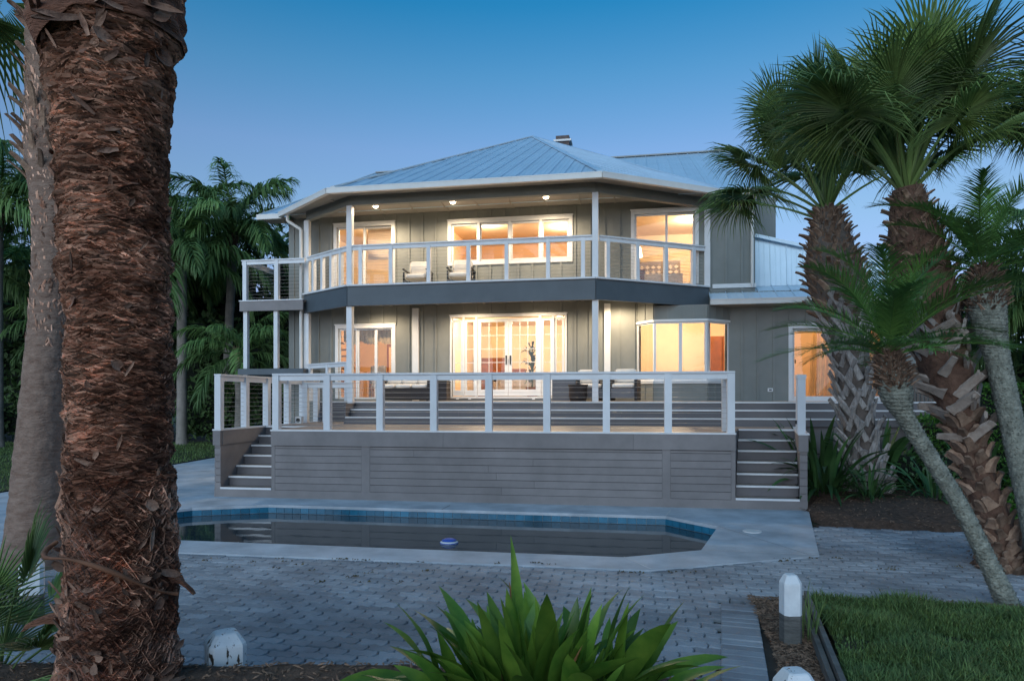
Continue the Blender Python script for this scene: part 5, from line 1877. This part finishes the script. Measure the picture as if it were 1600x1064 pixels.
def hedge(x0, x1, y0, y1, h, label, seed, count):
    rg = np.random.RandomState(seed)
    t = empty('hedge', ((x0 + x1) / 2, (y0 + y1) / 2, .1), R(-9), label, 'hedge', 'clipped hedges by the right bed')
    w, d = (x1 - x0) / 2, (y1 - y0) / 2
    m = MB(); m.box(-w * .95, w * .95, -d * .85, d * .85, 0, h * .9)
    m.build('dark_core', M['core'], t)  # added near-black box behind the leaf shell, so nothing shows through
    vs, fs = [], []
    for k in range(count):
        f = rg.rand()
        if f < .45: c = np.array([rg.uniform(-w, w), rg.uniform(-d, d), h])
        else: c = np.array([rg.uniform(-w, w), -d, rg.uniform(.05, h)])
        c = c + rg.normal(0, .035, 3) + np.array([0, 0, .05 * noise.noise((c[0] * 3, c[1] * 3, 0))])
        u = rg.normal(size=3); u /= np.linalg.norm(u)
        v = np.cross(u, rg.normal(size=3)); v /= np.linalg.norm(v)
        s = rg.uniform(.02, .045)
        i0 = len(vs)
        vs += [tuple(c - u * s), tuple(c + v * s * .5), tuple(c + u * s), tuple(c - v * s * .5)]
        fs.append((i0, i0 + 1, i0 + 2, i0 + 3))
    me = bpy.data.meshes.new('foliage')
    me.from_pydata(vs, [], fs)
    me.materials.append(M['hedge'])
    link('foliage', me, t)


hedge(7.9, 13.0, 12.6, 13.6, 1.4, 'bright green clipped hedge behind the leaning palms', 61, 13000)
hedge(10.8, 17.0, 15.4, 16.4, 2.1, 'darker clipped hedge further back at the right edge', 62, 12000)

# slatted screen at the end of the upper deck
sc_ = empty('slat_screen', HW(14.14, 1.0, 0), HA, 'brown vertical slat screen at the end of the upper steps', 'screen')
for k in range(9):
    bx('slat', mat('screen_slat', (0.15, 0.12, 0.10), .8, .2) if k == 0 else bpy.data.materials['screen_slat'], sc_, .09 * k, .09 * k + .06, 0, .03, .9, 2.75)
bx('rail', bpy.data.materials['screen_slat'], sc_, -.03, .82, .031, .06, 2.4, 2.5)


# ---------------------------------------------------------------- strap and lily leaves
def blade(name, L_, w, e0, droop, mm, rg, fold=.25, pw=1.4, wav=0.0, n_=9, base=.25):
    m = MB()
    pts, tan = curve_xz(L_, e0, droop, n_, pw)
    tw = rg.uniform(-.25, .25)
    for k in range(n_ + 1):
        t = k / n_
        hw = w / 2 * (base + (1 - base) * min(1, (t / .42)) ** .8) * (1 - max(0, (t - .45) / .55) ** 1.9)
        N = Vector((-tan[k].z, 0, tan[k].x))
        S = Vector((0, 1, 0)) * math.cos(tw * t * 2) + N * math.sin(tw * t * 2)
        wv = wav * math.sin(t * 17) * hw
        up = N * (hw * fold * (1 - t * .3))
        m.v += [tuple(pts[k] + S * hw + up + N * wv), tuple(pts[k]), tuple(pts[k] - S * hw + up - N * wv)]
        if k:
            i = 3 * k
            m.f += [(i - 3, i - 2, i + 1, i), (i - 2, i - 1, i + 2, i + 1)]
    return m.mesh(name, mm, True)


rg = random.Random(9)
LILY = [(e, blade('leaf', L_, w, e, dr, M['lily'], rg, .32, 1.6, .06)) for e, L_, w, dr in ((1.5, .72, .115, .2), (1.35, .70, .125, .35), (1.2, .70, .13, .5), (1.05, .72, .13, .6), (.9, .72, .135, .7), (.75, .70, .13, .75), (.6, .70, .135, .8), (.45, .66, .13, .7), (1.25, .62, .145, .35), (.8, .64, .15, .45))]
LP = empty('lily_clump', (.14, 3.2, .46), 0, 'clump of broad glossy green leaves at the bottom centre', 'plant')
k = 0
for i in range(165):
    q = i / 164
    az = i * 2.39996 + rg.gauss(0, .25)
    rr = .46 * math.sqrt(q) * rg.uniform(.7, 1.1)
    x, y = rr * math.cos(az) * 1.45, rr * math.sin(az) * .9
    el = 1.5 - .9 * q + rg.gauss(0, .22)
    me = min(LILY, key=lambda e: abs(e[0] - el) + rg.uniform(0, .12))[1]
    s = rg.uniform(.6, 1.0)
    link('leaf', me, LP, (x, y, rg.uniform(-.06, .10)), (rg.gauss(0, .22), rg.gauss(0, .14), az + rg.gauss(0, .6)), (s, s * rg.uniform(.78, 1.2), s))
for (x, y, az, s, mm) in ((-.12, -.05, 1.9, .95, 'lily_dry'), (-.22, -.12, 2.7, .62, 'lily_dry'), (.10, -.25, .4, .55, 'lily_dry')):
    link('dry_leaf', blade('dry_leaf', .7, .07, 1.35, .3, M[mm], rg, .8), LP, (x, y, .08), (0, 0, az), (s, s, s))['label'] = 'withered orange brown leaf'
link('leaf', LILY[0][1], LP, (-.14, .0, .12), (0, -.05, 2.2), (1.12, .75, 1.25))
LP.scale = (.80, .80, .78)
# a seedling left of the clump
sd = empty('seedling', (-.42, 3.55, .38), 0, 'small pale green sprout in the mulch left of the big clump', 'plant')
for k in range(5):
    link('leaf', LILY[7][1], sd, (0, 0, 0), (0, 0, 2.2 + k * .55), (.28, .35, .28))

STRAP = [(e, blade('leaf', L_, w, e, dr, M['strap'], rg, .35, 1.3)) for e, L_, w, dr in ((1.45, 1.15, .09, .6), (1.2, 1.2, .095, 1.1), (.95, 1.15, .09, 1.4), (.65, 1.0, .085, 1.4), (.3, .9, .08, 1.0))]


def clump(x, y, z, count, s, label, seed, spread=.3, group=None):
    rg = random.Random(seed)
    t = empty('strap_leaf_plant', (x, y, z), 0, label, 'plant', 'dark strap leaved plants round the palms')
    for i in range(count):
        q = i / count
        az = i * 2.39996 + rg.gauss(0, .2)
        el = 1.5 - 1.3 * q + rg.gauss(0, .1)
        me = min(STRAP, key=lambda e: abs(e[0] - el) + rg.uniform(0, .15))[1]
        r_ = spread * math.sqrt(rg.random())
        k = s * rg.uniform(.75, 1.15)
        link('leaf', me, t, (r_ * math.cos(az), r_ * math.sin(az), rg.uniform(0, .12)), (0, 0, az), (k, k, k))


clump(5.75, 12.55, .12, 90, 1.12, 'dark strap leaved plant between the deck stairs and the crossed trunk', 1, .38)
clump(7.15, 13.3, .15, 80, 1.15, 'dark strap leaved plant right of the crossed trunk', 2, .4)
clump(6.05, 13.6, .15, 60, 1.25, 'dark strap leaved plant hidden behind the crossed trunk', 3, .35)
clump(6.15, 11.75, .12, 50, .52, 'small dark tufted plant at the foot of the crossed trunk', 4, .18)
clump(7.2, 11.6, .14, 46, .72, 'loose dark tufted plant behind the leaning slender palm', 5, .3)
clump(8.5, 12.4, .15, 50, .85, 'dark strap leaved plant in front of the bright hedge', 6, .3)

# ---------------------------------------------------------------- young fan palm at the lower left corner
FY = [(e, fan('fan_leaf', .55, .62, e, d_, RG, M['fan'], nseg=26, spread=75, grav=.12, prad=.008)) for e, d_, g_ in ((1.45, .15, 0), (1.15, .25, 0), (.8, .35, 0), (.4, .3, 0))]
yp = empty('young_palm', (-3.02, 3.95, .22), 0, 'young palm with stiff green leaves at the lower left corner', 'plant')
crown(yp, (0, 0, .0), FY, 10, 1.45, .5, random.Random(8), (.62, .85), name='leaf')
yp2 = empty('young_palm', (-2.86, 3.7, .15), 0, 'smaller young palm low against the shaggy trunk', 'plant')
crown(yp2, (0, 0, .0), FY, 9, 1.3, .3, random.Random(18), (.5, .7), name='leaf')


# ---------------------------------------------------------------- white timber posts and edging
def bollard(x, y, rz, h, label, w=.088, dirt=False):
    t = empty('white_post', (x, y, 0), rz, label, 'post', 'white timber posts round the patio')
    c = .026
    ring = lambda s, z: [(s * a, s * b_, z) for a, b_ in ((-w + c, -w), (w - c, -w), (w, -w + c), (w, w - c), (w - c, w), (-w + c, w), (-w, w - c), (-w, -w + c))]
    m = MB()
    m.frustum([ring(1, -.1), ring(1, h * .42)])
    m.build('lower_shaft', M['wood_grey'], t)
    m = MB()
    m.frustum([ring(1.012, h * .42 + .0005), ring(1.012, h - .075), ring(.985, h - .06), ring(.62, h - .006), ring(.52, h)])
    m.build('painted_top', M['post_worn'] if dirt else M['post'], t)
    return t


pm = mat('post_paint_worn', (0.72, 0.74, 0.75), 0.6, 0.08, 9.0, bump=0.1)
nt = pm.node_tree
p = nt.nodes['Principled BSDF']
ge = nt.nodes.new('ShaderNodeNewGeometry')
n1 = nt.nodes.new('ShaderNodeTexNoise'); n1.inputs['Scale'].default_value = 38; n1.inputs['Detail'].default_value = 6
rp = nt.nodes.new('ShaderNodeValToRGB')
rp.color_ramp.elements[0].position = .60; rp.color_ramp.elements[1].position = .64
mp = nt.nodes.new('ShaderNodeMapping'); mp.inputs['Scale'].default_value = (1, 1, .35)
mx = nt.nodes.new('ShaderNodeMix'); mx.data_type = 'RGBA'
old = p.inputs['Base Color'].links[0].from_socket
nt.links.new(ge.outputs['Position'], mp.inputs['Vector'])
nt.links.new(mp.outputs['Vector'], n1.inputs['Vector'])
nt.links.new(n1.outputs['Fac'], rp.inputs[0])
nt.links.new(rp.outputs[0], mx.inputs[0])
nt.links.new(old, mx.inputs[6])
mx.inputs[7].default_value = (.05, .038, .028, 1)
nt.links.new(mx.outputs[2], p.inputs['Base Color'])
M['post_worn'] = pm
bollard(-1.70, 4.05, R(33), .52, 'white post with flaking paint half sunk in mulch beside the shaggy trunk', .102, True)
bollard(2.17, 5.32, R(4), .53, 'clean white topped post standing at the corner of the grass patch', .070)
bollard(1.42, 3.42, R(6), .54, 'white worn post whose top just shows at the bottom edge', .088, True)
bollard(-4.15, 5.9, R(30), .52, 'white post behind the young palm at the lower left corner')
for (x0, y0, x1, y1, z, lb) in ((2.66, 6.3, 1.72, 3.3, .12, 'long weathered timber edging board beside the grass patch'),):
    te = empty('timber_edging', ((x0 + x1) / 2, (y0 + y1) / 2, 0), math.atan2(y1 - y0, x1 - x0), lb, 'edging')
    L_ = math.hypot(x1 - x0, y1 - y0)
    for k, (dy, zz) in enumerate(((0, .09), (.05, .13))):
        bx('board', M['wood_grey'], te, -L_ / 2, L_ / 2, dy - .018, dy + .018, -.05, zz)
rl = empty('timber_rail', (-5.2, 6.0, 0), R(-8), 'weathered grey timber rail running from the corner post out of view', 'rail')
bx('beam', M['wood_grey'], rl, -1.2, .97, -.06, .06, .16, .40)
bx('beam', M['wood_grey'], rl, -1.2, .97, -.055, .055, -.05, .13)
# more dark understorey closing the view under the palms
for i, (x, y, w, d, h, lb) in enumerate([(-13.8, 34.5, 3.6, 1.6, 9.6, 'tall dark shrub mass behind the pale palm trunks'), (-19.5, 34.5, 3.6, 1.6, 9.4, 'tall dark shrub mass behind the shaggy trunk'), (-25.5, 33.5, 3.8, 1.6, 7.2, 'tall dark shrub mass at the far left'), (-9.6, 35, 3.0, 1.6, 8.8, 'tall dark shrub mass close behind the stair landing'), (-30.5, 31, 3.6, 1.6, 6.5, 'dark shrub just inside the left edge of the view'), (18.5, 22, 3.4, 1.6, 4.2, 'dark shrub beyond the hedges at the right edge')]):
    shrub(x, y, w, d, h, lb, 80 + i, 4800, .2, 'tree', True, 'dark shrubs behind the lawn')
for i, (x, y, w, d, h) in enumerate([(-9.6, 28.8, 1.8, .9, 2.8), (-12.6, 29.2, 2.0, .9, 2.6), (-16.2, 29.6, 2.2, .9, 2.9), (-20.0, 29.3, 2.2, .9, 2.7), (-24.0, 28.2, 2.4, .9, 2.8), (-28.5, 26.5, 2.4, .9, 2.8)]):
    shrub(x, y, w, d, h, ('low dark shrub just behind the stair landing', 'low dark shrub right of the pale palm trunk', 'low dark shrub left of the pale palm trunk', 'low dark shrub behind the ringed trunk', 'low dark shrub at the back of the left lawn', 'low dark shrub at the left edge of the lawn')[i], 110 + i, 4200, .12, 'tree', True, 'dark shrubs behind the lawn')
# shrubs filling the right bed
for i, (x, y, w, d, h, lb) in enumerate([(8.0, 13.0, .9, .6, 1.0, 'low dark green shrub right of the crossed trunk'), (9.3, 11.6, .9, .6, .8, 'low green shrub behind the palm with split stubs'), (7.6, 10.2, .5, .4, .45, 'small green shrub in the mulch near the leaning trunks')]):
    shrub(x, y, w, d, h, lb, 140 + i, 3000, .05, 'hedge' if i else 'strap', True, 'shrubs in the right bed')
# tall weeds by the white post
wd_ = empty('weed_tuft', (2.34, 5.36, 0), 0, 'tuft of tall weeds growing against the clean white post', 'weeds')
wb = [blade('leaf', .5, .009, 1.45, .5, M['grass'], rg, .2, 1.5, 0, 6) for _ in range(3)]
for i in range(34):
    s_ = rg.uniform(.5, 1.05)
    link('leaf', wb[i % 3], wd_, (rg.gauss(0, .035), rg.gauss(0, .06), 0), (rg.gauss(0, .15), rg.gauss(0, .2), rg.uniform(0, 6.28)), (s_, s_, s_))
queen(-16.2, 30.5, 8.2, 'feather palm between the shaggy trunk and the pale trunk', 9, 22, (1.1, 1.3))
queen(-22.5, 29.5, 7.4, 'feather palm left of the ringed trunk near the edge', 10, 22, (1.1, 1.35))
queen(15.5, 19.5, 4.6, 'dark feather palm closing the view at the right edge', 12, 20, (.8, 1.0))
